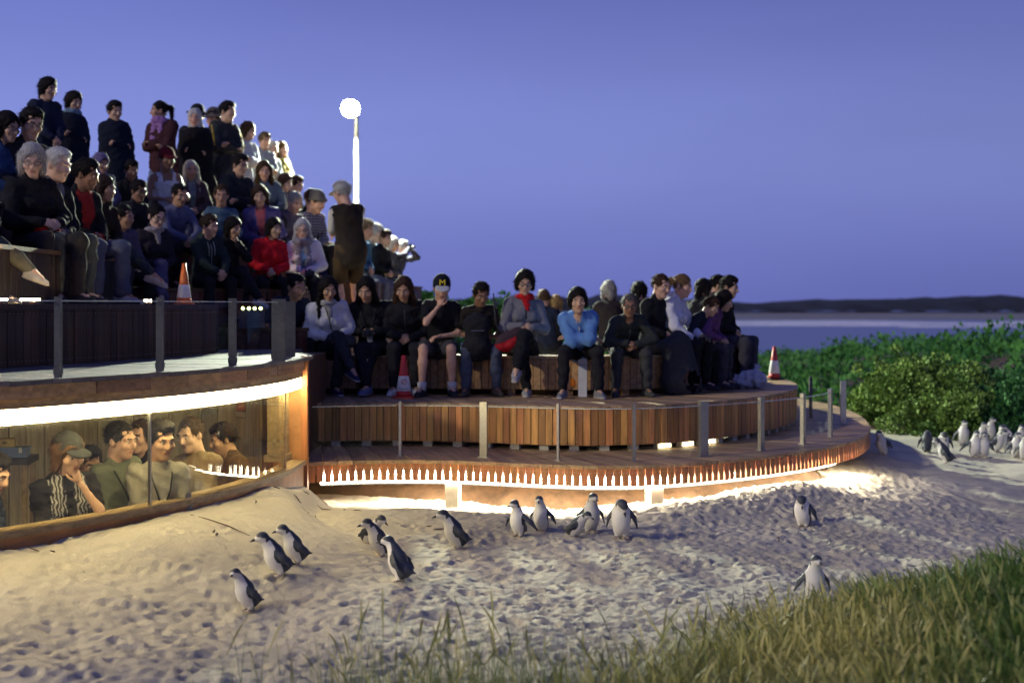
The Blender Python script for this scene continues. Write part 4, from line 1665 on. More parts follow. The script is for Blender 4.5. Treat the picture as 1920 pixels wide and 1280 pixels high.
    if 'inner' in sp:
        tm.append(fabric(sp['inner']))
        wd = sp.get('open', 0.045)
        mi[(lc[:, 1] < -0.03) & (np.abs(lc[:, 0]) < wd * (0.6 + np.clip(lc[:, 2] + 0.1, 0, 0.4) * 2)) & (lc[:, 2] > sp.get('opento', -0.5))] = 1
    if 'yoke' in sp:
        tm.append(fabric(sp['yoke'], pat=sp.get('yokepat')))
        mi[(np.abs(lc[:, 0]) > 0.03) & (np.abs(lc[:, 0]) < 0.12) & (lc[:, 1] < 0.0)] = len(tm) - 1
    if kind == 'tank':
        keep = ~((lc[:, 2] > 0.09) & ((np.abs(lc[:, 0]) > 0.115) | ((np.abs(lc[:, 0]) < 0.065) & (lc[:, 1] < -0.02) & (lc[:, 2] > 0.10)) | (lc[:, 2] > 0.20)))
        Q, mi = Q[keep], mi[keep]
    nm = {'jacket': 'jacket', 'hoodie': 'hoodie', 'shirt': 'shirt', 'tshirt': 't_shirt', 'tank': 'tank_top', 'poncho': 'blanket_cape', 'cardigan': 'cardigan', 'vest': 'vest'}[kind]
    g_ = link(nm, new_mesh(nm, V, Q, tm, mi, True), t)
    if 'sleevecol' in sp:
        for k in 'LR':
            F = SDF(lo, hi, h)
            F.cap(J['sh' + k], lerp(J['sh' + k], J['el' + k], 0.85), 0.060, 0.056, k=0.03)
            F.ripple(0.004, 30, seed)
            V, Q = F.net()
            link('shirt_sleeve', new_mesh('shirt_sleeve', V, Q, [fabric(sp['sleevecol'])], None, True), t)
    # --- lower garment
    F = SDF(lo, hi, h if sp.get('group') in (ROW, EDGE) else 0.030)
    tb = 0.014
    F.ell(J['pel'] + V3(0, 0, -0.015), (0.170 * w + tb, 0.125 + tb, 0.12 + tb), k=0.04)
    hemf = {'trousers': 0.93, 'shorts': -0.35, 'skirt': 0.3}[bottom]
    for k in 'LR':
        kn, an = J['kn' + k], J['an' + k]
        if bottom == 'shorts':
            F.cap(J['hip' + k], lerp(J['hip' + k], kn, 0.80), 0.090 + tb, 0.078 + tb, k=0.04)
        else:
            F.cap(J['hip' + k], kn, 0.083 + tb, 0.060 + tb, k=0.05)
            wide = sp.get('hem', 0.050)
            F.cap(kn, lerp(kn, an, 0.5), 0.058 + tb, 0.052 + tb, k=0.03)
            F.cap(lerp(kn, an, 0.5), lerp(kn, an, 0.92), 0.052 + tb, wide + tb * 0.6, k=0.03)
    if bottom == 'skirt':
        F.cap((J['knL'] + J['knR']) / 2, J['pel'], 0.14, 0.16, k=0.08)
    if sp.get('drape'):
        F.cap((J['knL'] + J['knR']) / 2 + V3(0, 0, .02), (J['anL'] + J['anR']) / 2 + V3(0, -0.06, 0.06), 0.17, 0.27, k=0.06, flat=(0, 1, 0), fr=0.7)
    F.ripple(0.008, 24, seed + 50)
    F.ripple(0.005, 52, seed + 80)
    V, Q = F.net()
    nm = {'trousers': 'trousers', 'shorts': 'shorts', 'skirt': 'skirt'}[bottom] if not sp.get('drape') else 'blanket'
    link(nm, new_mesh(nm, V, Q, [fabric(sp.get('bc', (0.018, 0.018, 0.022)))], None, True), t)
    # --- shoes
    for k in 'LR':
        fd = J['fd' + k]
        yv = -fd
        xv = unit(np.cross(yv, V3(0, 0, 1)))
        zv = np.cross(xv, yv)
        o = link('shoe', SHOE, t, mats=[fabric(sp.get('shoe', (0.03, 0.03, 0.035)), 0.6), fabric(sp.get('sole', (0.05, 0.05, 0.05)), 0.7)])
        o.matrix_local = mtx(np.stack([xv, yv, zv], 1), J['an' + k] - zv * 0.085)
        if bottom == 'shorts' and not sp.get('nosock'):
            MB().tube([tuple(J['an' + k] - V3(0, 0, 0.02)), tuple(lerp(J['an' + k], J['kn' + k], 0.17))], [0.046, 0.050], 12).obj('sock', fabric((0.55, 0.55, 0.55)), t, smooth=True)
    # --- hair and head wear
    hm = mtx(J['Rh'] * hs_, J['head'])
    st = sp.get('hair', 'short')
    hc_ = sp.get('hc', (0.008, 0.006, 0.005))
    if st != 'none':
        o = link('hair', get_hair(st), t, mats=[hair_mat(hc_)])
        o.matrix_local = hm
    for ex in sp.get('wear', ()):
        wear(t, ex, J, hm, sp)
    return t, J


def wear(t, ex, J, hm, sp):
    name, col = ex[0], ex[1]
    if name == 'cap' or name == 'flatcap':
        F = SDF((-0.13, -0.22, -0.02), (0.13, 0.15, 0.17), 0.009)
        F.ell((0, 0.016, 0.048), (0.088, 0.104, 0.096 if name == 'cap' else 0.080))
        F.cap((0, 0.02, -0.06), (0, 0.02, -0.0), 0.2, 0.2, k=0.004, sub=True) if False else F.ell((0, 0.01, -0.075), (0.2, 0.2, 0.105), k=0.006, sub=True)
        V, Q = F.net()
        o = link('cap', new_mesh('cap', V, Q, [fabric(col)], None, True), t)
        o.matrix_local = hm
        F = SDF((-0.12, -0.23, 0.0), (0.12, 0.0, 0.09), 0.008)
        F.ell((0, -0.105, 0.040), (0.074, 0.075, 0.014), rotx(0.12))
        V, Q = F.net()
        b = link('brim', new_mesh('brim', V, Q, [fabric(ex[2] if len(ex) > 2 else col)], None, True), o)
        if len(ex) > 3:
            me = text_mesh(ex[3], 0.085, 0.003)
            me.materials.append(mat('emblem_yellow', (0.75, 0.62, 0.02), 0.6, 0.05, 10))
            e = link('emblem', me, o, (0, -0.093, 0.062), (math.radians(68), 0, 0))
    elif name == 'beanie':
        F = SDF((-0.14, -0.14, -0.06), (0.14, 0.16, 0.18), 0.009)
        F.ell((0, 0.016, 0.045), (0.088, 0.104, 0.102))
        F.ell((0, -0.07, -0.05), (0.2, 0.14, 0.085), k=0.01, sub=True)
        F.ell((0, 0.05, -0.10), (0.2, 0.2, 0.085), k=0.01, sub=True)
        F.cap((-0.06, -0.07, 0.05), (0.06, -0.07, 0.05), 0.02, k=0.02)
        V, Q = F.net()
        link('beanie', new_mesh('beanie', V, Q, [fabric(col)], None, True), t).matrix_local = hm
    elif name == 'hat':
        F = SDF((-0.2, -0.22, 0.0), (0.2, 0.22, 0.19), 0.010)
        F.ell((0, 0.016, 0.085), (0.086, 0.10, 0.075))
        F.ell((0, 0.0, 0.045), (0.145, 0.165, 0.018), k=0.02)
        V, Q = F.net()
        link('brimmed_hat', new_mesh('brimmed_hat', V, Q, [fabric(col)], None, True), t).matrix_local = hm
    elif name == 'headscarf':
        F = SDF((-0.16, -0.16, -0.25), (0.16, 0.18, 0.18), 0.010)
        F.ell((0, 0.018, 0.04), (0.092, 0.108, 0.10))
        F.cap((0, 0.03, -0.02), (0, 0.02, -0.16), 0.085, 0.10, k=0.04)
        F.ell((0, -0.115, -0.02), (0.062, 0.09, 0.085), k=0.012, sub=True)
        F.ripple(0.004, 50, 3)
        V, Q = F.net()
        link('headscarf', new_mesh('headscarf', V, Q, [fabric(col)], None, True), t).matrix_local = hm
    elif name in ('scarf', 'bigscarf'):
        lo, hi = bounds(J, 0.25)
        F = SDF(J['neck'] - 0.4, J['neck'] + 0.3, 0.0125)
        n = 10
        R2 = J['R2']
        big = name == 'bigscarf'
        r = 0.075 if not big else 0.095
        P = [J['neck'] + R2 @ V3(r * math.cos(a), -0.012 + r * math.sin(a), 0.022 - 0.03 * math.sin(-a) * (-1)) for a in np.linspace(0, 2 * math.pi, n + 1)]
        for a, b in zip(P[:-1], P[1:]):
            F.cap(a, b, 0.030 if not big else 0.042, k=0.02)
        if big:
            for s in (-1, 1):
                F.cap(J['neck'] + R2 @ V3(s * 0.05, -0.10, 0), J['chest'] + R2 @ V3(s * 0.065, -0.155, -0.10), 0.045, 0.05, k=0.03, flat=R2 @ V3(0, 1, 0), fr=0.5)
        else:
            F.cap(J['neck'] + R2 @ V3(0, -0.09, 0.0), J['neck'] + R2 @ V3(0.02, -0.125, -0.09), 0.04, 0.025, k=0.03, flat=R2 @ V3(0, 1, 0), fr=0.6)
        F.ripple(0.006, 60, 9)
        V, Q = F.net()
        link('scarf', new_mesh('scarf', V, Q, [fabric(col)], None, True), t)
    elif name == 'glasses':
        q = MB()
        for s in (-1, 1):
            pts = [(s * 0.031 + 0.024 * math.cos(a), -0.101, 0.005 + 0.016 * math.sin(a)) for a in np.linspace(0, 2 * math.pi, 9)]
            q.tube(pts, 0.0026, 5)
            q.tube([(s * 0.054, -0.100, 0.010), (s * 0.076, -0.04, 0.010), (s * 0.080, 0.02, 0.004)], 0.0024, 5)
        q.tube([(-0.008, -0.104, 0.009), (0.008, -0.104, 0.009)], 0.0026, 5)
        o = q.obj('glasses', mat('spectacle_frame', (0.02, 0.02, 0.02), 0.3, 0.1, 10), t, smooth=True)
        o.matrix_local = hm
        q = MB()
        for s in (-1, 1):
            pts = [(s * 0.031 + 0.022 * math.cos(a), -0.1015, 0.005 + 0.0145 * math.sin(a)) for a in np.linspace(0, 2 * math.pi, 9)[:-1]]
            q.add(pts, [tuple(range(8))])
        q.obj('lens', M_GLASS, o)
    elif name == 'lanyard':
        q = MB()
        R2 = J['R2']
        for s in (-1, 1):
            q.tube([tuple(J['neck'] + R2 @ V3(*p)) for p in ((s * 0.07, 0.0, 0.03), (s * 0.075, -0.10, -0.05), (s * 0.05, -0.150, -0.15), (0.0, -0.158, -0.30))], 0.006, 5)
        q.obj('lanyard', fabric((0.03, 0.035, 0.04)), t, smooth=True)
        if col:
            c = J['neck'] + R2 @ V3(0, -0.165, -0.34)
            MB().box((-0.03, -0.004, -0.045), (0.03, 0.004, 0.045)).obj('badge', fabric(col), t).matrix_local = mtx(R2, c)
    elif name == 'hood':
        F = SDF((-0.16, -0.16, -0.25), (0.16, 0.2, 0.19), 0.0105)
        F.ell((0, 0.02, 0.045), (0.10, 0.115, 0.105))
        F.cap((0, 0.04, -0.02), (0, 0.04, -0.16), 0.09, 0.11, k=0.04)
        F.ell((0, -0.12, -0.01), (0.070, 0.105, 0.092), k=0.012, sub=True)
        V, Q = F.net()
        link('hood', new_mesh('hood', V, Q, [fabric(col)], None, True), t).matrix_local = hm
    elif name == 'stripe':
        for k, s in (('L', 1), ('R', -1)):
            q = MB()
            a, b = J['sh' + k], J['el' + k]
            out = unit(V3(s, -0.55, 0.1))
            q.tube([tuple(lerp(a, b, f) + out * (0.050 + sp.get('bulk', .016) * 1.0)) for f in (-0.1, 0.3, 0.7, 1.0)], 0.012, 5)
            q.obj('sleeve_stripe', fabric(col), t, smooth=True)
    elif name == 'zip':
        q = MB()
        R2 = J['R2']
        q.tube([tuple(J['chest'] + R2 @ V3(0, -0.13 - 0.02 * math.cos(z * 6), z)) for z in (0.16, 0.10, 0.02, -0.06)], 0.006, 5)
        q.obj('zip', fabric(col) if col else mat('zip_pale', (0.6, 0.6, 0.6), 0.4, 0.05, 10), t, smooth=True)
    elif name == 'cords':
        q = MB()
        R2 = J['R2']
        for s in (-1, 1):
            q.tube([tuple(J['neck'] + R2 @ V3(s * 0.04, *p)) for p in ((-0.085, -0.0), (-0.14, -0.07), (-0.158, -0.16))], 0.0045, 5)
        q.tube([tuple(J['neck'] + R2 @ V3(0, *p)) for p in ((-0.10, -0.03), (-0.145, -0.09), (-0.16, -0.30))], 0.004, 5)
        q.obj('drawstring', fabric((0.5, 0.5, 0.5)), t, smooth=True)
# ------------------------------------------------------------------ the spectators
BK = (0.014, 0.014, 0.017)
NV = (0.018, 0.024, 0.045)
DG = (0.045, 0.045, 0.05)
MG = (0.12, 0.12, 0.13)
GR = (0.45, 0.44, 0.43)      # grey hair
BR = (0.045, 0.024, 0.013)
BL = (0.33, 0.22, 0.09)
JN = (0.06, 0.075, 0.12)
p = person
RW = {}


def P(key, *a, **k):
    RW[key] = person(*a, **k)


# front row, feet on the first step
P('R0', 'crop-haired man in dark navy leaning forward behind the grey deck posts', 556, 513, 176, L1 + 0.05, 22, lean=26, turn=10, nod=6, tc=NV, hair='crew', skin='tan', arms='knees', group=ROW)
P('R1', 'woman in white jacket with long dark hair over her shoulders, legs crossed', 615, 518, 177, L1, 14, fem=1, turn=2, tc=(0.62, 0.62, 0.66), hair='long', skin='tan', legs='cross', bc=(0.03, 0.03, 0.035), bulk=0.022, lean=16, nod=10, shoe=(0.03, 0.03, 0.07), sole=(0.45, 0.45, 0.5), wear=[('scarf', (0.35, 0.35, 0.36)), ('zip', (0.25, 0.25, 0.28))], group=ROW)
P('R2', 'woman in black with very long dark hair holding a camera', 687, 519, 176, L1, -4, fem=1, turn=-8, tc=BK, hair='long', skin='tan', arms='hold', legs='ankles', shoe=(0.12, 0.15, 0.26), sole=(0.2, 0.2, 0.25), lean=20, nod=14, wear=[('lanyard', (0.6, 0.6, 0.62))], group=ROW)
P('R3', 'woman in black zipped jacket with white trainers behind the white and red cone', 757, 518, 176, L1, 2, fem=1, tc=(0.018, 0.018, 0.022), hair='long', hc=BR, skin='tan', arms='lap', shoe=(0.62, 0.62, 0.60), sole=(0.6, 0.6, 0.6), spread=0.06, nod=14, lean=16, wear=[('zip', (0.08, 0.08, 0.09))], group=ROW)
P('R4', 'man in black cap with a yellow letter, chin resting in his hand, wearing shorts', 828, 516, 177, L1, 0, arms='chinR', top='tshirt', sleeve='short', tc=BK, bottom='shorts', bc=(0.05, 0.05, 0.055), skin='fair', hair='crew', lean=16, turn=2, wear=[('cap', (0.012, 0.014, 0.022), (0.5, 0.5, 0.5), 'M')], nod=12, stag=-0.05, group=ROW)
P('R5', 'dark-haired man hugging a black backpack, in faded blue jeans and brown boots', 902, 530, 177, L1, 6, arms='lap', tc=(0.025, 0.02, 0.018), sleeve='short', top='tshirt', bc=JN, skin='brown', shoe=(0.10, 0.08, 0.06), lean=20, turn=4, nod=12, spread=0.12, group=ROW)
P('R6', 'woman with glasses and red scarf in grey cardigan, legs crossed', 984, 508, 176, L1, 10, fem=1, top='cardigan', tc=(0.15, 0.15, 0.18), inner=(0.03, 0.03, 0.04), open=0.008, hair='shag', skin='asian', arms='book', legs='crossL', bc=BK, shoe=(0.30, 0.30, 0.32), sole=(0.45, 0.45, 0.45), lean=2, wear=[('scarf', (0.42, 0.012, 0.018)), ('glasses', 0)], group=ROW)
P('R7', 'man in bright blue fleece leaning forward on his folded arms', 1083, 541, 183, L1, 0, arms='rest', lean=36, nod=-14, turn=-3, tc=(0.10, 0.22, 0.50), skin='asian', hair='shag', bulk=0.024, wear=[('zip', 0)], shoe=(0.18, 0.18, 0.20), sole=(0.4, 0.4, 0.42), spread=0.14, group=ROW)
P('R8', 'balding man with glasses in dark green jacket leaning on his knees', 1180, 551, 180, L1, 8, arms='clasp', lean=38, nod=-8, turn=-6, tc=(0.03, 0.036, 0.036), skin='brown', hair='crew', hc=(0.08, 0.075, 0.07), wear=[('glasses', 0), ('zip', (0.1, 0.1, 0.1))], bc=(0.045, 0.047, 0.05), shoe=(0.06, 0.06, 0.06), spread=0.13, group=ROW)
P('R9', 'short-haired man in dark jacket turned sideways beside the woman in white', 1240, 514, 172, L1 + 0.02, 42, tc=BK, skin='fair', hair='crew', hc=BR, lean=8, bc=DG, drape=1, group=ROW)
P('R10', 'woman in white jacket with a fair ponytail, turned sideways', 1280, 514, 170, L1 + 0.02, 58, fem=1, top='hoodie', tc=(0.58, 0.58, 0.66), hair='tail', hc=(0.13, 0.08, 0.04), skin='fair', arms='knees', lean=10, bc=BK, wear=[('hood', (0.45, 0.45, 0.5))] if False else [], group=ROW)
P('R11', 'child in dark jacket hunched forward in front of the purple jacket', 1333, 556, 168, L1 + 0.02, 60, lean=30, tc=(0.02, 0.024, 0.035), skin='asian', hair='short', hc=BR, arms='knees', nod=10, group=ROW)
P('R12', 'child in purple padded jacket with white trouser cuffs leaning forward', 1358, 544, 166, L1 + 0.02, 70, lean=30, tc=(0.13, 0.055, 0.16), skin='asian', hair='bob', arms='knees', fem=1, bc=(0.05, 0.05, 0.06), shoe=(0.05, 0.05, 0.06), group=ROW)
P('R13', 'person with thick black hair seen from behind beside the ponytail', 1320, 523, 158, L1 + 0.05, 120, tc=BK, hair='bob', skin='asian', fem=1, group=ROW)
P('R14', 'dark-haired head half hidden at the round end of the bench', 1346, 517, 152, L1 + 0.05, 100, tc=BK, hair='short', skin='asian', group=ROW)
P('R15', 'man in black at the far round end of the bench, facing the sea', 1368, 518, 156, L1 + 0.03, 62, tc=BK, hair='short', skin='asian', lean=10, bc=(0.05, 0.05, 0.065), group=ROW)
# people sitting on the far side of the bench
BACK = 'people sitting behind the bench'
P('H1', 'brown-haired head just behind the grey cardigan', 1020, 544, 142, 1.0, 170, tc=NV, hair='short', hc=(0.10, 0.06, 0.035), skin='fair', group=BACK)
P('H2', 'fair-haired woman behind the man in blue fleece', 1043, 553, 142, 1.0, 160, tc=BK, hair='bob', hc=BL, fem=1, group=BACK)
P('H3', 'grey-haired person in dark coat seen from behind between two front-row men', 1141, 527, 142, 1.05, 185, tc=(0.03, 0.025, 0.025), hair='greybob', hc=(0.28, 0.27, 0.25), group=BACK)
P('H4', 'person in dark hood behind the balding man', 1199, 530, 142, 1.05, 150, tc=BK, hair='curly', group=BACK)

# edge row, feet on the raised step
P('A0', 'mostly unseen person whose pale trainer reaches into the picture edge', -38, 290, 242, L3, 60, legs='cross', bc=(0.10, 0.10, 0.075), shoe=(0.45, 0.43, 0.38), sole=(0.5, 0.48, 0.42), reach=-0.52, skin='fair', group=EDGE)
P('A1', 'grey-haired woman with glasses in black jacket and black trousers', 60, 270, 220, L3, 50, fem=1, turn=-22, grey=1, tc=BK, hair='greybob', hc=(0.36, 0.35, 0.33), skin='pale', arms='hold', bc=(0.028, 0.028, 0.03), w=1.05, wear=[('glasses', 0)], lean=6, group=EDGE)
P('A2', 'white-haired man in grey shirt and dark coat looking at the beach', 108, 279, 214, L3, 56, turn=8, grey=1, tc=BK, inner=(0.16, 0.17, 0.19), open=0.07, hair='short', hc=(0.55, 0.54, 0.52), skin='pale', bc=(0.065, 0.075, 0.075), lean=8, belly=0.03, nod=8, shoe=(0.06, 0.06, 0.06), group=EDGE)
P('A3', 'dark-haired man in red shirt and black jacket wearing blue jeans', 162, 299, 202, L3, 60, turn=14, tc=BK, inner=(0.22, 0.02, 0.02), open=0.08, hair='short', skin='brown', bc=(0.07, 0.085, 0.15), hem=0.068, lean=8, shoe=(0.25, 0.28, 0.42), sole=(0.03, 0.03, 0.03), group=EDGE)
P('A4', 'long-haired girl in dark top with jeans and white sandals, legs crossed', 197, 329, 188, L3, 58, turn=6, fem=1, tc=(0.03, 0.022, 0.015), hair='long', hc=(0.03, 0.016, 0.01), skin='tan', legs='cross', bc=(0.04, 0.05, 0.055), shoe=(0.45, 0.40, 0.35), sole=(0.6, 0.6, 0.6), reach=-0.50, lean=6, hem=0.04, group=EDGE)
P('B1', 'woman with glasses in blue jacket at the very edge of the picture', 14, 210, 200, 2.47, 55, turn=14, fem=1, tc=(0.03, 0.06, 0.14), hair='bob', skin='asian', wear=[('glasses', 0)], nod=8, group=EDGE)
P('B2', 'man with glasses and short black hair behind the grey-haired woman', 58, 203, 198, 2.47, 40, tc=(0.025, 0.025, 0.03), hair='short', skin='asian', wear=[('glasses', 0)], group=EDGE)

# standing back row
STD = 'standing back row against the sky'
P('T1', 'tallest black-haired boy in navy jacket standing at the top of the stand', 90, 147, 165, 3.02, 52, pose='stand', bulk=0.028, tc=NV, skin='asian', hair='shag', turn=14, nod=10, group=STD)
P('T2', 'boy wrapped in dark cloak with grey-blue striped scarf on his shoulders', 138, 174, 160, 3.02, 40, pose='stand', top='poncho', tc=(0.012, 0.015, 0.028), skin='asian', hair='shag', arms='fold', turn=14, wear=[('bigscarf', (0.16, 0.24, 0.32))], head=1.05, group=STD)
P('T3', 'boy in dark navy cape standing alone against the sky', 215, 191, 153, 3.02, 35, pose='stand', top='poncho', tc=(0.010, 0.014, 0.028), skin='asian', hair='short', arms='fold', turn=10, head=1.05, group=STD)
P('T4', 'woman in maroon jumper and lilac scarf with ponytail, facing away from the lamp', 298, 189, 146, 3.02, -25, pose='stand', bulk=0.028, fem=1, top='shirt', tc=(0.05, 0.02, 0.024), skin='tan', hair='tail', arms='fold', turn=-35, bc=(0.12, 0.15, 0.24), w=1.15, wear=[('bigscarf', (0.27, 0.14, 0.34))], group=STD)
P('T5', 'woman with pale headscarf in a loose black top', 365, 204, 142, 3.02, 10, pose='stand', fem=1, top='poncho', tc=(0.008, 0.008, 0.010), skin='fair', hair='none', arms='fold', wear=[('headscarf', (0.42, 0.42, 0.40))], group=STD)
P('T5b', 'person in dark round hat half hidden behind the pale headscarf', 370, 199, 134, 3.02, 10, pose='stand', bulk=0.028, tc=BK, wear=[('hat', (0.02, 0.02, 0.025))], group=STD)
P('T6', 'person in grey hat behind the man with the striped sleeve', 400, 205, 134, 3.02, -20, pose='stand', bulk=0.028, tc=(0.06, 0.09, 0.10), wear=[('hat', (0.10, 0.09, 0.09))], group=STD)
P('T7', 'tall man in dark jacket with a yellow stripe down the sleeve, arms folded', 427, 191, 138, 3.02, 48, pose='stand', bulk=0.028, tc=(0.025, 0.028, 0.035), skin='asian', hair='short', arms='fold', turn=10, nod=6, wear=[('stripe', (0.35, 0.24, 0.04))], group=STD)
P('T8', 'brown-haired person in white jacket standing beside the tall man', 466, 230, 132, 3.02, 55, pose='stand', bulk=0.028, tc=(0.50, 0.52, 0.55), skin='fair', hair='curly', hc=BR, arms='fold', fem=1, group=STD)
P('T9', 'person in pale jacket next along the standing row, hair lit by the lamp', 496, 249, 128, 3.02, 45, pose='stand', bulk=0.028, tc=(0.30, 0.33, 0.36), skin='fair', hair='short', hc=(0.09, 0.06, 0.03), arms='fold', group=STD)
P('T10', 'grey-haired person near the end of the standing row', 511, 266, 126, 3.02, 55, pose='stand', bulk=0.028, tc=(0.20, 0.22, 0.24), skin='fair', hair='short', hc=GR, arms='fold', group=STD)
P('T11', 'long-haired person in yellowish top at the end of the standing row', 528, 265, 122, 3.02, 60, pose='stand', bulk=0.028, tc=(0.20, 0.16, 0.03), skin='fair', hair='long', hc=(0.10, 0.06, 0.02), fem=1, arms='fold', group=STD)

# top seated row
TOPR = 'highest seated row'
P('E1', 'woman with lilac hood around her face', 190, 289, 168, 2.56, 40, fem=1, tc=(0.10, 0.09, 0.16), hair='curly', hc=(0.09, 0.06, 0.04), wear=[('hood', (0.14, 0.12, 0.24))], skin='tan', group=TOPR)
P('E2', 'bearded man in black half lost in the shade', 246, 301, 161, 2.56, 42, tc=BK, hair='short', skin='brown', group=TOPR)
P('E3', 'person in white tank top and dark red cap', 313, 277, 157, 2.60, 30, top='tank', sleeve='none', tc=(0.62, 0.62, 0.64), skin='brown', hair='crew', arms='hold', bc=(0.14, 0.14, 0.2), turn=14, nod=8, wear=[('cap', (0.12, 0.012, 0.016))], group=TOPR)
P('E4', 'woman with long pale blonde hair in grey scarf', 358, 301, 151, 2.60, 22, fem=1, tc=(0.09, 0.06, 0.065), inner=(0.16, 0.2, 0.22), hair='long', hc=(0.45, 0.40, 0.32), skin='tan', arms='lap', group=TOPR)
P('E5', 'man with glasses in padded black jacket below the tall standing man', 450, 290, 150, 2.60, 40, tc=(0.02, 0.024, 0.03), hair='short', skin='asian', wear=[('glasses', 0)], arms='fold', bulk=0.03, turn=12, group=TOPR)
P('E6', 'smiling long-haired woman with lamp light around her hair', 495, 302, 146, 2.60, 15, fem=1, tc=(0.09, 0.12, 0.17), hair='long', hc=(0.05, 0.03, 0.012), skin='fair', group=TOPR)
P('E7', 'dark-haired person in grey striped sleeve leaning to the side', 535, 325, 139, 2.60, 60, tc=(0.16, 0.16, 0.20), hair='long', hc=BR, fem=1, lean=18, arms='knees', skin='fair', group=TOPR)
P('E8', 'person at the lamp end of the highest seated row', 556, 331, 135, 2.60, 60, tc=(0.10, 0.12, 0.10), hair='short', hc=BR, skin='fair', lean=14, group=TOPR)

# middle seated row
MID = 'middle seated row'
P('D1', 'dark-haired man in black jacket looking towards the beach from under the cape', 260, 339, 171, 2.20, 48, tc=(0.02, 0.02, 0.024), hair='short', skin='brown', wear=[('glasses', 0)], turn=10, group=MID)
P('D2', 'man in blue-grey shirt leaning forward in the middle row', 337, 345, 165, 2.20, 42, lean=22, top='shirt', tc=(0.11, 0.12, 0.21), hair='crew', skin='tan', arms='clasp', group=MID)
P('D3', 'man in teal-blue shirt with short dark hair', 415, 346, 157, 2.20, 15, top='shirt', tc=(0.06, 0.11, 0.17), hair='crew', hc=BR, skin='tan', arms='knees', group=MID)
P('D4', 'woman in purple padded jacket over a coral top', 487, 347, 152, 2.20, 8, fem=1, tc=(0.09, 0.075, 0.20), inner=(0.35, 0.09, 0.11), open=0.05, hair='bob', hc=BR, skin='asian', bulk=0.028, bc=(0.02, 0.022, 0.03), group=MID)
P('D5', 'older man with cropped grey hair in mauve jumper', 553, 360, 146, 2.20, 48, top='shirt', tc=(0.075, 0.065, 0.11), hair='crew', hc=(0.30, 0.29, 0.27), skin='fair', lean=16, nod=14, w=1.08, group=MID)
P('D6', 'man in grey beanie and dark checked shirt', 594, 358, 143, 2.20, 45, top='shirt', tc=(0.035, 0.035, 0.08), pat='plaid', hair='crew', hc=BR, skin='fair', lean=18, turn=10, nod=14, wear=[('beanie', (0.12, 0.115, 0.105))], group=MID)
P('D7', 'person half hidden behind the grey beanie', 584, 356, 136, 2.30, 45, tc=BK, hair='short', hc=BR, group=MID)

# lower seated row
LOW = 'lower seated row of the stand'
P('C0', 'person with orange-lit face half hidden behind the long-haired girl', 233, 384, 182, 1.82, 50, tc=(0.09, 0.08, 0.13), hair='crew', skin='tan', turn=10, group=LOW)
P('C1', 'woman with glasses and hairband in black and lilac top', 294, 383, 177, 1.82, 42, fem=1, tc=(0.03, 0.025, 0.035), hair='bun', skin='pale', legs='crossL', bc=(0.09, 0.08, 0.15), wear=[('glasses', 0), ('scarf', (0.30, 0.27, 0.30))], group=LOW)
P('C2', 'man in dark green hoodie with white drawstrings', 393, 403, 172, 1.82, 40, top='hoodie', tc=(0.022, 0.035, 0.036), hair='short', hc=(0.03, 0.018, 0.012), skin='fair', arms='clasp', lean=16, turn=16, wear=[('cords', 0)], group=LOW)
P('C3', 'woman in black holding her hand to her mouth', 437, 407, 168, 1.82, 48, fem=1, tc=BK, hair='bob', skin='tan', arms='chinL', turn=10, legs='cross', bc=(0.022, 0.022, 0.026), shoe=(0.55, 0.55, 0.58), sole=(0.6, 0.6, 0.6), lean=16, group=LOW)
P('C4', 'woman in bright red jacket with black hair', 513, 409, 162, 1.82, 25, fem=1, tc=(0.46, 0.012, 0.022), hair='bob', skin='asian', arms='lap', turn=14, bulk=0.022, group=LOW)
P('C5', 'woman in white jacket with silver hair, glasses and grey scarf', 567, 410, 158, 1.82, 4, fem=1, grey=1, tc=(0.66, 0.64, 0.70), inner=(0.12, 0.22, 0.45), open=0.06, opento=-0.3, hair='long', hc=(0.42, 0.42, 0.42), skin='pale', arms='lap', wear=[('bigscarf', (0.20, 0.20, 0.25)), ('glasses', 0)], bulk=0.024, group=LOW)
P('C6', 'person in violet top hidden behind the standing man in brown', 603, 438, 140, 1.80, 15, tc=(0.085, 0.075, 0.17), hair='short', skin='fair', group=LOW)

# the ranger in brown, and the far end of the stand
P('M', 'standing man in brown vest and shorts with his back to the camera', 641, 341, 151, 1.785, 208, pose='stand', top='vest', sleeve='none', sleevecol=(0.62, 0.60, 0.52), tc=(0.030, 0.023, 0.018), bottom='shorts', bc=(0.060, 0.038, 0.020), skin='fair', hair='short', hc=(0.40, 0.39, 0.36), grey=1, arms='fold', w=1.12, turn=28, nosock=1, lean=3, shoe=(0.05, 0.035, 0.02), wear=[('flatcap', (0.42, 0.42, 0.38))], group='staff')
FAR = 'seated people at the far end of the stand'
P('G1', 'person in blue jacket beside the man in brown', 686, 412, 128, 1.785, 70, tc=(0.05, 0.12, 0.22), hair='short', hc=(0.2, 0.15, 0.08), skin='fair', lean=10, bc=(0.12, 0.13, 0.18), seat=0.555, group=FAR)
P('G2', 'fair-haired person behind the black jacket at the far end', 704, 420, 124, 1.785, 70, tc=(0.10, 0.16, 0.2), hair='short', hc=GR, skin='fair', seat=0.555, group=FAR)
P('G3', 'person in black jacket and pale trousers near the far end', 722, 431, 124, 1.785, 65, tc=BK, hair='short', hc=BR, skin='fair', bc=(0.20, 0.21, 0.26), lean=8, seat=0.555, group=FAR)
P('G4', 'grey-haired person between black jacket and raised elbow', 738, 444, 118, 1.785, 70, tc=(0.08, 0.08, 0.09), hair='greybob', hc=GR, fem=1, skin='fair', seat=0.555, group=FAR)
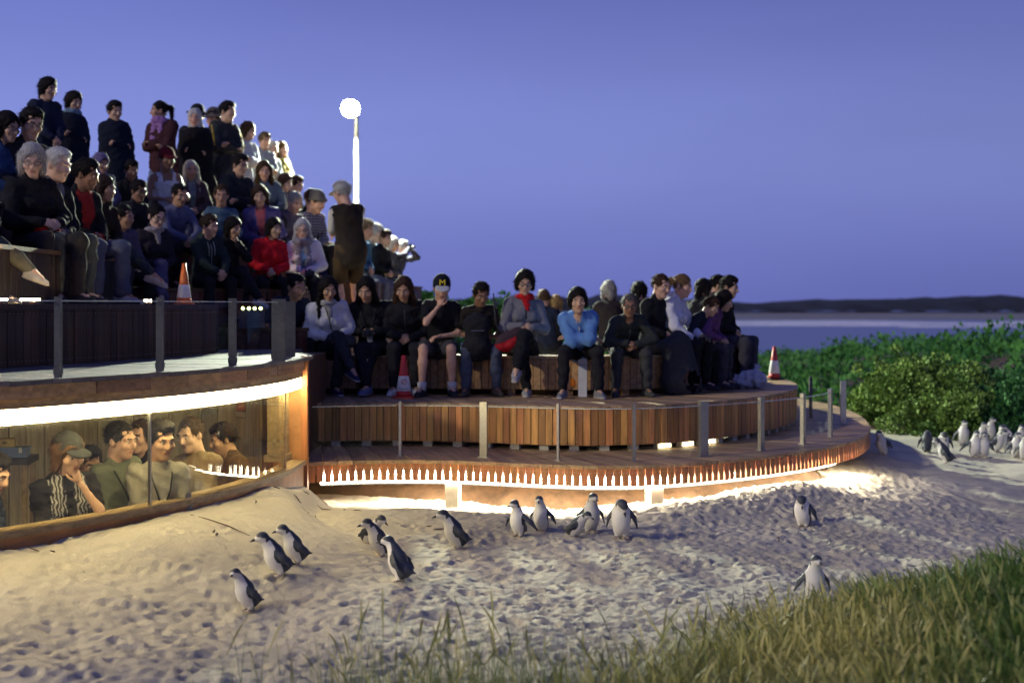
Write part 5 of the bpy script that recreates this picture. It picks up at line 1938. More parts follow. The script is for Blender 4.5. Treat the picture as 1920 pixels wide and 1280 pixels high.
P('G5', 'last person of the stand lifting binoculars to the eyes', 756, 451, 116, 1.785, 62, tc=(0.07, 0.07, 0.10), hair='short', hc=GR, skin='fair', arms='eyesR', bc=(0.10, 0.11, 0.15), seat=0.555, group=FAR)

# people inside the viewing room (their feet on the sunken floor)
WIN = 'people behind the viewing window'
FL = -0.46
P('W0', 'person in dark blue shirt cut off by the picture edge behind the window', -14, 850, 308, FL, 70, pose='stand', top='shirt', tc=(0.03, 0.04, 0.07), skin='fair', hair='short', arms='fold', lean=16, vox=0.016, group=WIN)
P('W1', 'woman in dark cap resting chin on hand at the window sill', 128, 812, 296, FL, 38, pose='stand', fem=1, top='shirt', sleeve='short', tc=(0.015, 0.015, 0.018), yoke=(0.04, 0.04, 0.045), yokepat='zig', skin='fair', hair='bob', hc=(0.10, 0.05, 0.025), arms='chinL', lean=12, turn=20, nod=6, w=1.05, wear=[('cap', (0.03, 0.032, 0.035))], vox=0.016, group=WIN)
P('W1b', 'face of a dark-haired person peeping from behind the woman in the cap', 168, 838, 268, FL, 40, pose='stand', tc=BK, skin='brown', hair='short', group=WIN)
P('W2', 'man in olive shirt with black lanyard, seen in profile at the window', 227, 789, 272, FL, 52, pose='stand', top='shirt', tc=(0.13, 0.145, 0.11), skin='fair', hair='crew', turn=12, wear=[('lanyard', None)], vox=0.016, group=WIN)
P('W2b', 'fair face half hidden between two men at the window', 263, 786, 252, FL, -20, pose='stand', fem=1, tc=BK, skin='fair', hair='crew', hc=BR, group=WIN)
P('W3', 'broad man in grey shirt with a badge on a lanyard beside the glazing bar', 302, 790, 276, FL, 30, pose='stand', top='shirt', tc=(0.26, 0.245, 0.21), skin='tan', hair='short', turn=12, belly=0.04, w=1.06, wear=[('lanyard', (0.55, 0.6, 0.65))], arms='fold', vox=0.016, group=WIN)
P('W4', 'pale man with short brown hair standing in the middle of the window group', 357, 783, 250, FL, -15, pose='stand', top='shirt', tc=(0.22, 0.17, 0.11), skin='pale', hair='crew', hc=(0.07, 0.045, 0.025), turn=-14, vox=0.016, group=WIN)
P('W5', 'dark-haired man in brown jacket leaning towards the others by the window end', 418, 794, 240, FL, -58, pose='stand', tc=(0.075, 0.045, 0.025), skin='tan', hair='side', turn=-8, lean=10, vox=0.016, group=WIN)
# ------------------------------------------------------------------ little penguins
def penguin_mesh(name, lean=22, head_yaw=0.0, head_nod=0.0, flip=0.25, crouch=0.0, preen=False):
    """body, head, flippers and tail in one skin; faces -Y, feet at z = 0; lean tips it forward, tail low behind"""
    F = SDF((-0.16, -0.20, 0.012), (0.16, 0.20, 0.36), 0.0048)
    a = math.radians(lean)

    def T(p):
        p = V3(*p)
        q = rotx(a) @ (p - V3(0, 0.012, 0.07)) + V3(0, 0.012, 0.07)
        q[2] *= 1 - crouch
        return q
    fl = (rotx(a) @ V3(0, 1, 0))
    F.cap(T((0, 0.012, 0.070)), T((0, 0.004, 0.150)), 0.050, 0.052, k=0.03)
    F.cap(T((0, 0.004, 0.150)), T((0, 0.004, 0.205)), 0.050, 0.034, k=0.03)
    F.ell(T((0, -0.012, 0.105)), (0.050, 0.046, 0.062), rotx(a), k=0.03)
    F.ell(T((0, 0.035, 0.058)), (0.040, 0.040, 0.032), rotx(a), k=0.03)
    F.cap(T((0, 0.050, 0.050)), T((0, 0.088, 0.022)), 0.026, 0.008, k=0.02, flat=(0, 0, 1), fr=0.6)
    neck = T((0, 0.002, 0.205))
    if preen:
        hd = neck + V3(0.012, -0.040, 0.010)
        Rh = rotz(math.radians(head_yaw)) @ rotx(math.radians(55))
    else:
        hd = T((0, -0.004, 0.262)) + V3(0, -0.008, 0.0)
        Rh = rotz(math.radians(head_yaw)) @ rotx(math.radians(head_nod))
    F.cap(neck, hd, 0.033, 0.029, k=0.025)
    F.ell(hd + Rh @ V3(0, -0.006, 0.004), (0.029, 0.036, 0.029), Rh, k=0.015)
    F.cap(hd + Rh @ V3(0, -0.03, -0.004), hd + Rh @ V3(0, -0.046, -0.008), 0.016, 0.010, k=0.012)
    for s in (-1, 1):
        sh = T((s * 0.048, 0.006, 0.178))
        el = T((s * (0.062 + flip * 0.06), 0.020, 0.120))
        tp = T((s * (0.060 + flip * 0.11), 0.034, 0.062))
        nrm = unit(V3(s, -0.25, 0.25 * flip))
        F.cap(sh, el, 0.018, 0.021, k=0.012, flat=nrm, fr=0.42)
        F.cap(el, tp, 0.021, 0.010, k=0.008, flat=nrm, fr=0.38)
        F.cap(T((s * 0.024, 0.004, 0.05)), V3(s * 0.026, 0.0, 0.022), 0.022, 0.014, k=0.02)
    V, Q = F.net()
    # plumage mask: 1 dark back, 0 white front
    U = (V - V3(0, 0.012, 0.07)) / V3(1, 1, 1)
    U = U @ rotx(a) + V3(0, 0.012, 0.07)            # back to the upright frame
    L_ = (V - hd) @ Rh
    bound = 0.004 + 0.010 * np.clip((U[:, 2] - 0.10) / 0.1, -1, 1) - 0.10 * np.maximum(np.abs(U[:, 0]) - 0.034, 0)
    body = 1 / (1 + np.exp(-(U[:, 1] - bound) / 0.0025))
    headm = 1 / (1 + np.exp(-np.maximum(L_[:, 2] - 0.002 + 0.25 * np.clip(L_[:, 1] + 0.01, -.02, 1), L_[:, 1] - 0.006) / 0.002))
    near = np.exp(-(np.maximum(np.linalg.norm(L_, axis=1) - 0.034, 0) / 0.012) ** 2)
    msk = body * (1 - near) + headm * near
    out = np.abs(U[:, 0]) > 0.0565
    fz = out & (U[:, 2] > 0.05) & (U[:, 2] < 0.20)
    msk[fz] = 0.95
    me = new_mesh(name, V, Q, [M_PENG], None, True)
    at_ = me.color_attributes.new('plumage', 'FLOAT_COLOR', 'POINT')
    c4 = np.ones((len(V), 4), np.float32)
    c4[:, :3] = msk[:, None]
    at_.data.foreach_set('color', c4.ravel())
    return me, hd, Rh


m, nt, b = nodes_of('penguin_plumage')
N, L = nt.nodes, nt.links
ca = N.new('ShaderNodeVertexColor')
ca.layer_name = 'plumage'
tc = N.new('ShaderNodeTexCoord')
nz = N.new('ShaderNodeTexNoise')
nz.inputs['Scale'].default_value = 120
nz.inputs['Detail'].default_value = 4
L.new(tc.outputs['Object'], nz.inputs['Vector'])
ad = N.new('ShaderNodeMath')
ad.operation = 'MULTIPLY_ADD'
ad.inputs[1].default_value = 0.35
L.new(nz.outputs['Fac'], ad.inputs[0])
L.new(ca.outputs['Color'], ad.inputs[2])
rp = N.new('ShaderNodeValToRGB')
rp.color_ramp.elements[0].position = 0.44
rp.color_ramp.elements[0].color = (0.62, 0.60, 0.57, 1)
rp.color_ramp.elements[1].position = 0.84
rp.color_ramp.elements[1].color = (0.045, 0.052, 0.068, 1)
L.new(ad.outputs[0], rp.inputs[0])
oi = N.new('ShaderNodeObjectInfo')
hs = N.new('ShaderNodeHueSaturation')
mr = N.new('ShaderNodeMapRange')
mr.inputs[3].default_value = 0.8
mr.inputs[4].default_value = 1.15
L.new(oi.outputs['Random'], mr.inputs[0])
L.new(mr.outputs[0], hs.inputs['Value'])
L.new(rp.outputs[0], hs.inputs['Color'])
L.new(hs.outputs[0], b.inputs['Base Color'])
b.inputs['Roughness'].default_value = 0.55
b.inputs['Specular IOR Level'].default_value = 0.35
bn = N.new('ShaderNodeTexNoise')
bn.inputs['Scale'].default_value = 260
L.new(tc.outputs['Object'], bn.inputs['Vector'])
bp = N.new('ShaderNodeBump')
bp.inputs['Strength'].default_value = 0.35
bp.inputs['Distance'].default_value = 0.004
L.new(bn.outputs['Fac'], bp.inputs['Height'])
L.new(bp.outputs[0], b.inputs['Normal'])
M_PENG = m
M_BEAK = mat('penguin_beak', (0.03, 0.03, 0.033), 0.4, 0.2, 40)
M_FEET = mat('penguin_feet', (0.42, 0.33, 0.29), 0.6, 0.2, 60)
M_PEYE = mat('penguin_eye', (0.25, 0.27, 0.28), 0.15, 0.1, 60)
VAR = {
    'walk': penguin_mesh('penguin_walking', 27, 0, 4, 0.25),
    'walkh': penguin_mesh('penguin_looking', 24, 38, -4, 0.22),
    'up': penguin_mesh('penguin_upright', 10, 14, 0, 0.45),
    'open': penguin_mesh('penguin_flippers_out', 9, -20, 8, 0.9),
    'bow': penguin_mesh('penguin_preening', 8, 40, 0, 0.3, preen=True),
    'duck': penguin_mesh('penguin_crouching', 34, 0, 20, 0.15, 0.12),
}
q = MB()
q.tube([(0, -0.044, -0.007), (0, -0.062, -0.009), (0, -0.078, -0.016)], [0.0095, 0.007, 0.0018], 7)
BEAK = q.mesh('beak', [M_BEAK], True)
EYE = MB().lathe([(0.001, -.005), (0.004, -.003), (0.005, 0), (0.004, .003), (0.001, .005)], 8).mesh('eye', [M_PEYE], True)
q = MB()
q.tube([(0, 0.012, 0.03), (0, 0.004, 0.012)], [0.010, 0.009], 6)
for sx in (-0.016, 0, 0.016):
    q.tube([(0, 0.010, 0.009), (sx, -0.030, 0.006)], [0.008, 0.004], 5)
q.add([(-0.006, 0.008, 0.007), (-0.016, -0.026, 0.005), (0.016, -0.026, 0.005), (0.006, 0.008, 0.007)], [(0, 1, 2, 3)])
FOOT = q.mesh('foot', [M_FEET], True)


def penguin(label, px, py, s, kind, yaw, size=1.0, group='penguins crossing the sand', z=None):
    """feet seen at (px, py)"""
    # let the bird stand where this line of sight meets the sand
    D = 5.5
    while D < 24:
        x, y, zz = at(px, py, D)
        if zz <= ground_z(x, y):
            break
        D += 0.01
    g = ground_z(x, y)
    sc = size * D / 9.3 * (s / 285) ** 0.0 if False else size * np.clip(D * s / FPX, 0.85, 1.15)
    t = thing('penguin', label, 'penguin', (x, y, g - 0.004), math.radians(yaw), group, sc)
    me, hd, Rh = VAR[kind]
    link('body', me, t)
    link('beak', BEAK, t).matrix_local = mtx(Rh, hd)
    for sx in (-1, 1):
        e = link('eye', EYE, t)
        e.matrix_local = mtx(Rh @ roty(math.pi / 2), hd + Rh @ V3(sx * 0.0262, -0.020, 0.006))
        f = link('foot', FOOT, t, (sx * 0.027, -0.004, 0), (0, 0, sx * 0.18))
    return t


NEAR = 'penguins crossing the sand in front of the boardwalk'
penguin('little penguin nearest the camera at the window end, dark flipper hanging', 466, 1146, 300, 'walkh', -52, 1.02, NEAR)
penguin('tall little penguin with white neck stretched up, beak to the window', 523, 1080, 292, 'walk', -62, 1.10, NEAR)
penguin('little penguin right behind the tall white-necked one', 557, 1056, 280, 'walk', -60, 1.02, NEAR)
penguin('little penguin with dark glossy back, turned away from the camera', 752, 1088, 292, 'walkh', -118, 1.05, NEAR)
penguin('little penguin with long beak just behind the dark-backed one', 715, 1042, 275, 'walk', -66, 1.0, NEAR)
penguin('greyish little penguin looking at the camera behind the pair', 692, 1018, 262, 'duck', 55, 0.95, NEAR)
penguin('lone little penguin leaning forward midway along the lit sand', 858, 1028, 268, 'walk', -72, 1.06, NEAR)
penguin('little penguin with outspread flippers and long beak, first of the middle five', 972, 1006, 248, 'open', -42, 0.98, NEAR)
penguin('pale little penguin standing behind the one with outspread flippers', 1015, 996, 242, 'up', -22, 0.98, NEAR)
penguin('hunched little penguin with mottled back in the middle group', 1076, 1006, 245, 'duck', 68, 0.90, NEAR)
penguin('upright little penguin behind the hunched one', 1108, 998, 240, 'up', 14, 1.10, NEAR)
penguin('little penguin with head bowed, preening its white breast', 1165, 1010, 248, 'bow', -10, 1.24, NEAR)
penguin('solitary little penguin with drooping head on the open sand', 1506, 988, 226, 'bow', -38, 1.12, NEAR)
penguin('little penguin facing the camera at the edge of the long grass', 1526, 1128, 300, 'up', 4, 1.05, NEAR)
FARP = 'penguins gathered below the bushes'
for i, (px, py, s, k, yw, lab) in enumerate((
        (1656, 852, 168, 'walk', -40, 'little penguin walking beside the rounded end of the boardwalk'),
        (1668, 800, 150, 'duck', 30, 'little penguin half hidden at the foot of the round bush'),
        (1738, 848, 160, 'bow', 150, 'dark-backed little penguin alone below the bush'),
        (1770, 850, 162, 'bow', -25, 'pale little penguin beside the dark-backed one'),
        (1775, 868, 168, 'walk', -120, 'little penguin stooping in front of its pale neighbour'),
        (1806, 835, 160, 'up', 0, 'first little penguin of the far crowd, standing apart'),
        (1828, 857, 165, 'open', 8, 'foremost little penguin of the far crowd'),
        (1841, 838, 158, 'up', 10, 'tall little penguin in the far crowd beside the foremost'),
        (1845, 858, 163, 'up', -20, 'little penguin at the foremost one\'s side'),
        (1856, 828, 155, 'up', 20, 'hindmost little penguin of the far crowd'),
        (1868, 848, 160, 'walk', 40, 'little penguin bending in the middle of the far crowd'),
        (1880, 843, 158, 'up', -30, 'little penguin with upright head in the far crowd'),
        (1893, 838, 156, 'walk', -50, 'little penguin leaning in the far crowd near the picture edge'),
        (1904, 858, 163, 'up', 15, 'large pale little penguin near the picture edge'),
        (1914, 842, 158, 'open', 0, 'last but one little penguin of the far crowd'),
        (1921, 862, 164, 'up', -10, 'little penguin cut by the picture edge'))):
    penguin(lab, px, py, s, k, yw, 1.05, FARP)
# ------------------------------------------------------------------ land, sea and far shore
def far_h(X, Y):
    base = sand_h(np.clip(X, -3, 9), np.clip(Y, 2, 21))
    d = np.maximum(Y - 20, 0) + 0.6 * np.maximum(np.abs(X - 3) - 8, 0)
    z = base - 0.012 * d - 6.5 * sst(35, 150, d)
    z = z + 0.5 * vnoise(X * 0.15, Y * 0.15, 11) * sst(2, 12, d) + 0.2 * vnoise(X * .5, Y * .5, 12) * sst(1, 5, d)
    z = z + 0.9 * sst(6.5, 10.5, X) * sst(15, 19, Y) * sst(60, 30, Y)
    return z


tx = np.concatenate([np.arange(-90, -14, 6.0), np.arange(-14, 30, 0.5), np.arange(30, 200, 6.0)])
ty = np.concatenate([np.arange(-8, 60, 0.5), np.arange(60, 190, 4.0)])
TX, TY = np.meshgrid(tx, ty, indexing='ij')
TZ = far_h(TX, TY)
inner = sst(-3.6, -3.0, TX) * sst(9.2, 8.4, TX) * sst(2.2, 3.2, TY) * sst(21.2, 20.2, TY)
TZ = TZ - 0.5 * inner
n0, n1 = TX.shape
ix = np.arange(n0 * n1).reshape(n0, n1)
qd = np.stack([ix[:-1, :-1], ix[1:, :-1], ix[1:, 1:], ix[:-1, 1:]], -1).reshape(-1, 4)
cx_, cy_ = TX.ravel()[qd].mean(1), TY.ravel()[qd].mean(1)
qd = qd[~((cx_ > -12) & (cx_ < -1.0) & (cy_ > 3) & (cy_ < 15))]
M_LAND = mat('dune_soil', (0.16, 0.13, 0.085), 0.95, 0.35, 0.8, 0.5, 9)
struct(link('ground', new_mesh('ground', np.stack([TX, TY, TZ], -1).reshape(-1, 3), qd, [M_LAND], smooth=True)))
m, nt, b = nodes_of('sea_water')
b.inputs['Base Color'].default_value = (0.12, 0.15, 0.25, 1)
b.inputs['Roughness'].default_value = 0.32
tcn = nt.nodes.new('ShaderNodeTexCoord')
nzn = nt.nodes.new('ShaderNodeTexNoise')
nzn.inputs['Scale'].default_value = 0.35
nzn.inputs['Detail'].default_value = 5
mpn = nt.nodes.new('ShaderNodeMapping')
mpn.inputs['Scale'].default_value = (0.4, 1.6, 1)
nt.links.new(tcn.outputs['Object'], mpn.inputs[0])
nt.links.new(mpn.outputs[0], nzn.inputs['Vector'])
bpn = nt.nodes.new('ShaderNodeBump')
bpn.inputs['Strength'].default_value = 0.5
bpn.inputs['Distance'].default_value = 0.4
nt.links.new(nzn.outputs['Fac'], bpn.inputs['Height'])
nt.links.new(bpn.outputs[0], b.inputs['Normal'])
SEA = -6.0
struct(link('sea', new_mesh('sea', [(-1500, 70, SEA), (2500, 70, SEA), (2500, 4200, SEA), (-1500, 4200, SEA)], [(0, 1, 2, 3)], [m])))
M_FOAM = mat('foam', (0.85, 0.88, 0.95), 0.9, 0.2, 0.05)


def foam_line(y0, x0, x1, w, seed, name='breaking_wave'):
    r = np.random.default_rng(seed)
    xs = np.linspace(x0, x1, 60)
    yy = y0 + 6 * np.sin(xs * 0.013 + seed) + r.normal(0, 1.2, 60)
    ww = w * (0.35 + 0.65 * np.abs(np.sin(xs * 0.02 + seed * 2))) * np.clip(np.minimum(np.arange(60), 59 - np.arange(60)) / 8, 0.05, 1)
    V, F = [], []
    for i in range(60):
        V += [(xs[i], yy[i] - ww[i], SEA + 0.02), (xs[i], yy[i], SEA + 0.25 + 0.08 * ww[i]), (xs[i], yy[i] + ww[i], SEA + 0.02)]
    for i in range(59):
        k = 3 * i
        F += [(k, k + 3, k + 4, k + 1), (k + 1, k + 4, k + 5, k + 2)]
    struct(MB().add(V, F).obj(name, M_FOAM, smooth=True), label='line of white surf')


foam_line(640, 40, 330, 20, 1)
foam_line(600, 60, 170, 17, 2)
foam_line(560, 150, 300, 9, 9)
foam_line(720, 240, 420, 9, 3)
foam_line(270, 84, 120, 3.0, 5)
foam_line(252, 88, 125, 2.2, 7)
foam_line(235, 75, 84, 1.0, 4)
# far beach and wooded headland
M_FBEACH = mat('far_beach', (0.26, 0.25, 0.24), 0.95, 0.1, 0.01)
V, F = [], []
n = 120
xs = np.linspace(-420, 900, n)
for i, x in enumerate(xs):
    V += [(x, 860 + 12 * math.sin(x * .01), SEA - 0.2), (x, 960, SEA + 3.0), (x, 1010, SEA + 4.5)]
for i in range(n - 1):
    k = 3 * i
    F += [(k, k + 3, k + 4, k + 1), (k + 1, k + 4, k + 5, k + 2)]
struct(MB().add(V, F).obj('far_shore', M_FBEACH, smooth=True))
M_HEAD = mat('headland_scrub', (0.022, 0.028, 0.035), 0.95, 0.5, 0.05, 0.6, 0.2)
n, mrow = 400, 7
xs = np.linspace(-420, 900, n)
prof = np.zeros(n)
for sd, f, am in ((21, 0.004, 1.2), (22, 0.012, 3.0), (23, 0.04, 1.8), (24, 0.11, 1.6), (25, .3, 1.0)):
    prof += am * 2 * vnoise(xs * f + 50, np.zeros(n) + sd, sd)
prof = np.clip(12.0 + prof * 0.9 + 1.2 * np.sin(xs * .006), 7.0, 19)
GY_ = np.array([985, 1000, 1020, 1050, 1090, 1150, 1260.0])
gz_ = np.array([0.1, 0.45, 0.72, 0.9, 1.0, 0.95, 0.8])
HX, HY = np.meshgrid(xs, GY_, indexing='ij')
HZ = SEA + 4 + (prof[:, None] - 2) * gz_[None, :] + 1.4 * vnoise(HX * .12, HY * .12, 31) + 0.8 * vnoise(HX * .4, HY * .3, 33)
ix = np.arange(n * mrow).reshape(n, mrow)
qd = np.stack([ix[:-1, :-1], ix[1:, :-1], ix[1:, 1:], ix[:-1, 1:]], -1).reshape(-1, 4)
struct(link('headland', new_mesh('headland', np.stack([HX, HY, HZ], -1).reshape(-1, 3), qd, [M_HEAD], smooth=True)))


# ------------------------------------------------------------------ leaves
def leaf_mat(name, a, b_, rough=0.6):
    m, nt, b = nodes_of(name)
    oi = nt.nodes.new('ShaderNodeVertexColor')
    oi.layer_name = 'tone'
    rp = nt.nodes.new('ShaderNodeValToRGB')
    rp.color_ramp.elements[0].color = (*a, 1)
    rp.color_ramp.elements[1].color = (*b_, 1)
    nt.links.new(oi.outputs['Color'], rp.inputs[0])
    nt.links.new(rp.outputs[0], b.inputs['Base Color'])
    b.inputs['Roughness'].default_value = rough
    b.inputs['Specular IOR Level'].default_value = 0.3
    b.inputs['Subsurface Weight'].default_value = 0.0
    return m


def leaves(name, C, R, n, ln, mat_, parent=None, seed=0, up=0.5, tone=None):
    """leaf-sized folded faces scattered through clumps: C (k,3) centres, R (k,) radii"""
    r = np.random.default_rng(seed)
    C, R = np.asarray(C, float), np.asarray(R, float)
    wt = R ** 2
    k = r.choice(len(C), n, p=wt / wt.sum())
    d = r.normal(size=(n, 3))
    d /= np.linalg.norm(d, axis=1)[:, None]
    P = C[k] + d * (R[k] * r.uniform(0.55, 1.0, n) ** 0.6)[:, None]
    ax = d * 0.7 + r.normal(size=(n, 3)) * 0.5 + np.array([0, 0, up])
    ax /= np.linalg.norm(ax, axis=1)[:, None]
    sd = np.cross(ax, r.normal(size=(n, 3)))
    sd /= np.linalg.norm(sd, axis=1)[:, None]
    nr = np.cross(ax, sd)
    l = (ln * r.uniform(0.6, 1.4, n))[:, None]
    w = l * 0.34
    V = np.stack([P, P + ax * l * .5 + sd * w, P + ax * l + nr * l * 0.12, P + ax * l * .5 - sd * w], 1).reshape(-1, 3)
    F = np.arange(n * 4).reshape(n, 4)
    me = new_mesh(name, V, F, [mat_])
    ca = me.color_attributes.new('tone', 'FLOAT_COLOR', 'POINT')
    tn = np.clip((r.random(len(C))[k] * 0.6 + r.random(n) * 0.4), 0, 1)
    c4 = np.ones((n, 4, 4), np.float32)
    c4[:, :, :3] = tn[:, None, None]
    ca.data.foreach_set('color', c4.ravel())
    return link(name, me, parent)


M_BUSH = leaf_mat('bush_leaf', (0.055, 0.13, 0.025), (0.22, 0.33, 0.07))
M_GREEN = leaf_mat('scrub_leaf', (0.03, 0.15, 0.026), (0.12, 0.34, 0.06))
M_DGREEN = leaf_mat('dark_scrub_leaf', (0.014, 0.07, 0.016), (0.05, 0.17, 0.045))
M_BARK = mat('shrub_bark', (0.09, 0.065, 0.045), 0.9, 0.3, 30, 0.4, 60)


def bush(label, c, rx, ry, h, n, ln, m_, seed, group=None, clumps=60, cr=0.22):
    t = thing('coastal_bush', label, 'bush', c, 0, group)
    r = np.random.default_rng(seed)
    C, R = [], []
    for i in range(clumps):
        a = r.uniform(0, 6.28)
        el = math.acos(r.uniform(0, 1))
        q = r.uniform(0.6, 1.0) ** 0.5
        C.append((rx * q * math.sin(el) * math.cos(a), ry * q * math.sin(el) * math.sin(a), h * (0.12 + 0.82 * q * math.cos(el))))
        R.append(cr * r.uniform(0.45, 1.35))
        if i % 5 == 0:                      # ragged sprays that break the outline
            v_ = np.array(C[-1]) * (1.12, 1.12, 1.10) + (0, 0, 0.03)
            for f_ in (0.5, 1.0):
                C.append(tuple(v_ + np.array([math.cos(a), math.sin(a), 0.8]) * cr * f_ * 0.7))
                R.append(cr * 0.32)
    leaves('foliage', C, R, n, ln, m_, t, seed)
    for i in range(7):
        a = r.uniform(0, 6.28)
        e = C[r.integers(len(C))]
        MB().tube([(0.05 * math.cos(a), 0.05 * math.sin(a), -0.1), (e[0] * .4, e[1] * .4, e[2] * .4), (e[0] * .85, e[1] * .85, e[2] * .9)], [0.03, 0.02, 0.008], 6).obj('stem', M_BARK, t, smooth=True)
    return t


def gz_far(x, y):
    return float(far_h(np.array([x]), np.array([y]))[0])


bush('large rounded olive-green bush above the gathered penguins', (*at(1730, 700, 20.5)[:2], gz_far(at(1730, 0, 20.5)[0], 20.5) - 0.05), 1.05, 0.9, 1.08, 26000, 0.060, M_BUSH, 41, clumps=90, cr=0.20)
bush('lower yellow-green bush drooping towards the sand', (*at(1795, 700, 19.6)[:2], gz_far(at(1795, 0, 19.6)[0], 19.6) - 0.1), 0.52, 0.45, 0.85, 9000, 0.055, M_BUSH, 42, clumps=40, cr=0.16)
bush('dark green bush behind the olive one at the picture edge', (*at(1880, 700, 22.5)[:2], gz_far(at(1880, 0, 22.5)[0], 22.5) - 0.2), 1.6, 1.3, 0.68, 20000, 0.07, M_DGREEN, 43, clumps=80, cr=0.26)
bush('dark low bush at the picture edge beside the far penguins', (*at(1905, 700, 19.6)[:2], gz_far(at(1905, 0, 19.6)[0], 19.6) - 0.1), 0.75, 0.6, 0.75, 9000, 0.06, M_DGREEN, 44, clumps=40, cr=0.18)
bush('small grey-green plant at the foot of the boardwalk end', (*at(1650, 700, 22.0)[:2], gz_far(at(1650, 0, 22.0)[0], 22.0)), 0.5, 0.45, 0.5, 4000, 0.05, M_BUSH, 45, clumps=25, cr=0.14)
# belt of low coastal scrub between the stands and the water
r = np.random.default_rng(60)
C, R = [], []
for i in range(900):
    y = r.uniform(24, 62)
    x = r.uniform(0.12, 0.46) * y
    z = gz_far(x, y)
    C.append((x, y, z - 0.25 + r.uniform(0.0, 0.45) - 0.008 * (y - 24)))
    R.append(r.uniform(0.3, 0.62))
for i in range(260):
    y = r.uniform(26, 34)
    x = r.uniform(-0.10, 0.13) * y
    z = gz_far(x, y)
    C.append((x, y, z + r.uniform(0.1, 0.7)))
    R.append(r.uniform(0.3, 0.6))
struct(leaves('coastal_scrub', C, R, 90000, 0.12, M_GREEN, None, 61), 'stuff', 'belt of bright green coastal scrub in front of the sea')
# taller shrubs just behind the bench, seen between the heads
for px, dep, h, lab in ((800, 28.5, 2.2, 'leafy green shrub behind the man in the lettered cap'), (880, 28, 2.2, 'leafy green shrub behind the man with the backpack'),
                        (942, 28, 2.15, 'leafy green shrub beside the grey cardigan'), (1090, 28, 1.85, 'small green shrub behind the blue fleece')):
    x, y, _ = at(px, 600, dep)
    z = gz_far(x, y)
    bush(lab, (x, y, z - 0.1), 0.55, 0.5, h - z + 0.25, 5200, 0.085, M_GREEN, int(px), 'shrubs behind the bench', 36, 0.2)

# ------------------------------------------------------------------ grass on the dune in front
def grass(name, n, seed, zone, lo, hi, col, bend=0.35, head=0.25, label=None):
    r = np.random.default_rng(seed)
    P = zone(r, n)
    n = len(P)
    z0 = sand_h(P[:, 0], P[:, 1]) - 0.02
    h = r.uniform(lo, hi, n)
    az = r.uniform(0, 6.28, n)
    b = np.abs(r.normal(bend, 0.18, n))
    w = r.uniform(0.0009, 0.0021, n)
    ty_ = r.random(n)
    hd = r.random(n) < head
    dirx, diry = np.cos(az), np.sin(az)
    side = np.stack([-np.sin(r.uniform(0, 6.28, n)), np.cos(r.uniform(0, 6.28, n)), np.zeros(n)], 1)
    side /= np.linalg.norm(side, axis=1)[:, None]
    ts = np.array([0, 0.5, 0.84, 1.0])
    V = np.zeros((n, 8, 3), np.float32)
    for i, t in enumerate(ts):
        p = np.stack([P[:, 0] + dirx * b * h * t * t, P[:, 1] + diry * b * h * t * t, z0 + h * (t - 0.25 * b * t * t)], 1)
        ww = w * (1 - t * 0.85)
        ww = np.where(hd & (i == 2), 0.006, ww)
        ww = np.where(hd & (i == 3), 0.0015, ww)
        V[:, 2 * i] = p - side * ww[:, None]
        V[:, 2 * i + 1] = p + side * ww[:, None]
    F = np.zeros((n, 3, 4), np.int64)
    for i in range(3):
        F[:, i] = np.arange(n)[:, None] * 8 + np.array([2 * i, 2 * i + 1, 2 * i + 3, 2 * i + 2])
    me = new_mesh(name, V.reshape(-1, 3), F.reshape(-1, 4), [col])
    ca = me.color_attributes.new('tone', 'FLOAT_COLOR', 'POINT')
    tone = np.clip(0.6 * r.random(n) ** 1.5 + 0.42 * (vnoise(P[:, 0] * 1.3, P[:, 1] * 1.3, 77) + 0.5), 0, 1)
    tone = tone - 0.08 - 0.6 * sst(1.3, 2.5, P[:, 0]) - 0.25 * sst(6.4, 5.0, P[:, 1])  # painted shade: blades darker green to the right and towards the camera
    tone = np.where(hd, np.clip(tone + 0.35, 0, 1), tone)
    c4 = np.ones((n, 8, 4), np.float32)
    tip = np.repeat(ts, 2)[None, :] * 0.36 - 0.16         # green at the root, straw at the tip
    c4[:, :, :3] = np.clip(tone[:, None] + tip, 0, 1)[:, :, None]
    ca.data.foreach_set('color', c4.ravel())
    return struct(link(name, me), 'stuff', label)


M_GRASS = leaf_mat('dune_grass', (0.04, 0.125, 0.02), (0.44, 0.39, 0.15))


def zone_main(r, n):
    y = r.uniform(4.3, 8.2, n * 3)
    u = r.uniform(0.0, 0.50, n * 3)
    x = u * y
    # edge of the tussocks as seen from the front of the beach: runs from bottom centre up to the right
    lim = 0.005 + 0.155 * np.clip((y - 5.7) / 2.2, 0, 1.2) + 0.02 * np.sin(y * 3.1)
    k = (u > lim) & ~((y > 7.6) & (u < 0.24))
    k &= r.random(n * 3) < np.clip((u - lim) / 0.11, 0.06, 1)
    return np.stack([x[k], y[k]], 1)[:n]


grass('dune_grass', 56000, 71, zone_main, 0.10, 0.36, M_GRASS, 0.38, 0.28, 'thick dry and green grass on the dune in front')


def zone_sparse(r, n):
    y = r.uniform(5.5, 6.7, n)
    u = np.clip(r.normal(-0.02, 0.08, n), -0.3, 0.12)
    return np.stack([u * y, y], 1)


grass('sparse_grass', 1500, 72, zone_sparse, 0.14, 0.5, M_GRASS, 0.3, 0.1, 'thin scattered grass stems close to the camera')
# ------------------------------------------------------------------ traffic cones
M_ORANGE = mat('cone_orange', (0.72, 0.16, 0.02), 0.45, 0.08, 8)
M_CRED = mat('cone_red', (0.55, 0.035, 0.03), 0.45, 0.08, 8)
M_WHITE = mat('reflective_white', (0.75, 0.75, 0.74), 0.4, 0.05, 20)
M_BLACK = mat('black_plastic', (0.015, 0.015, 0.016), 0.45, 0.1, 20)


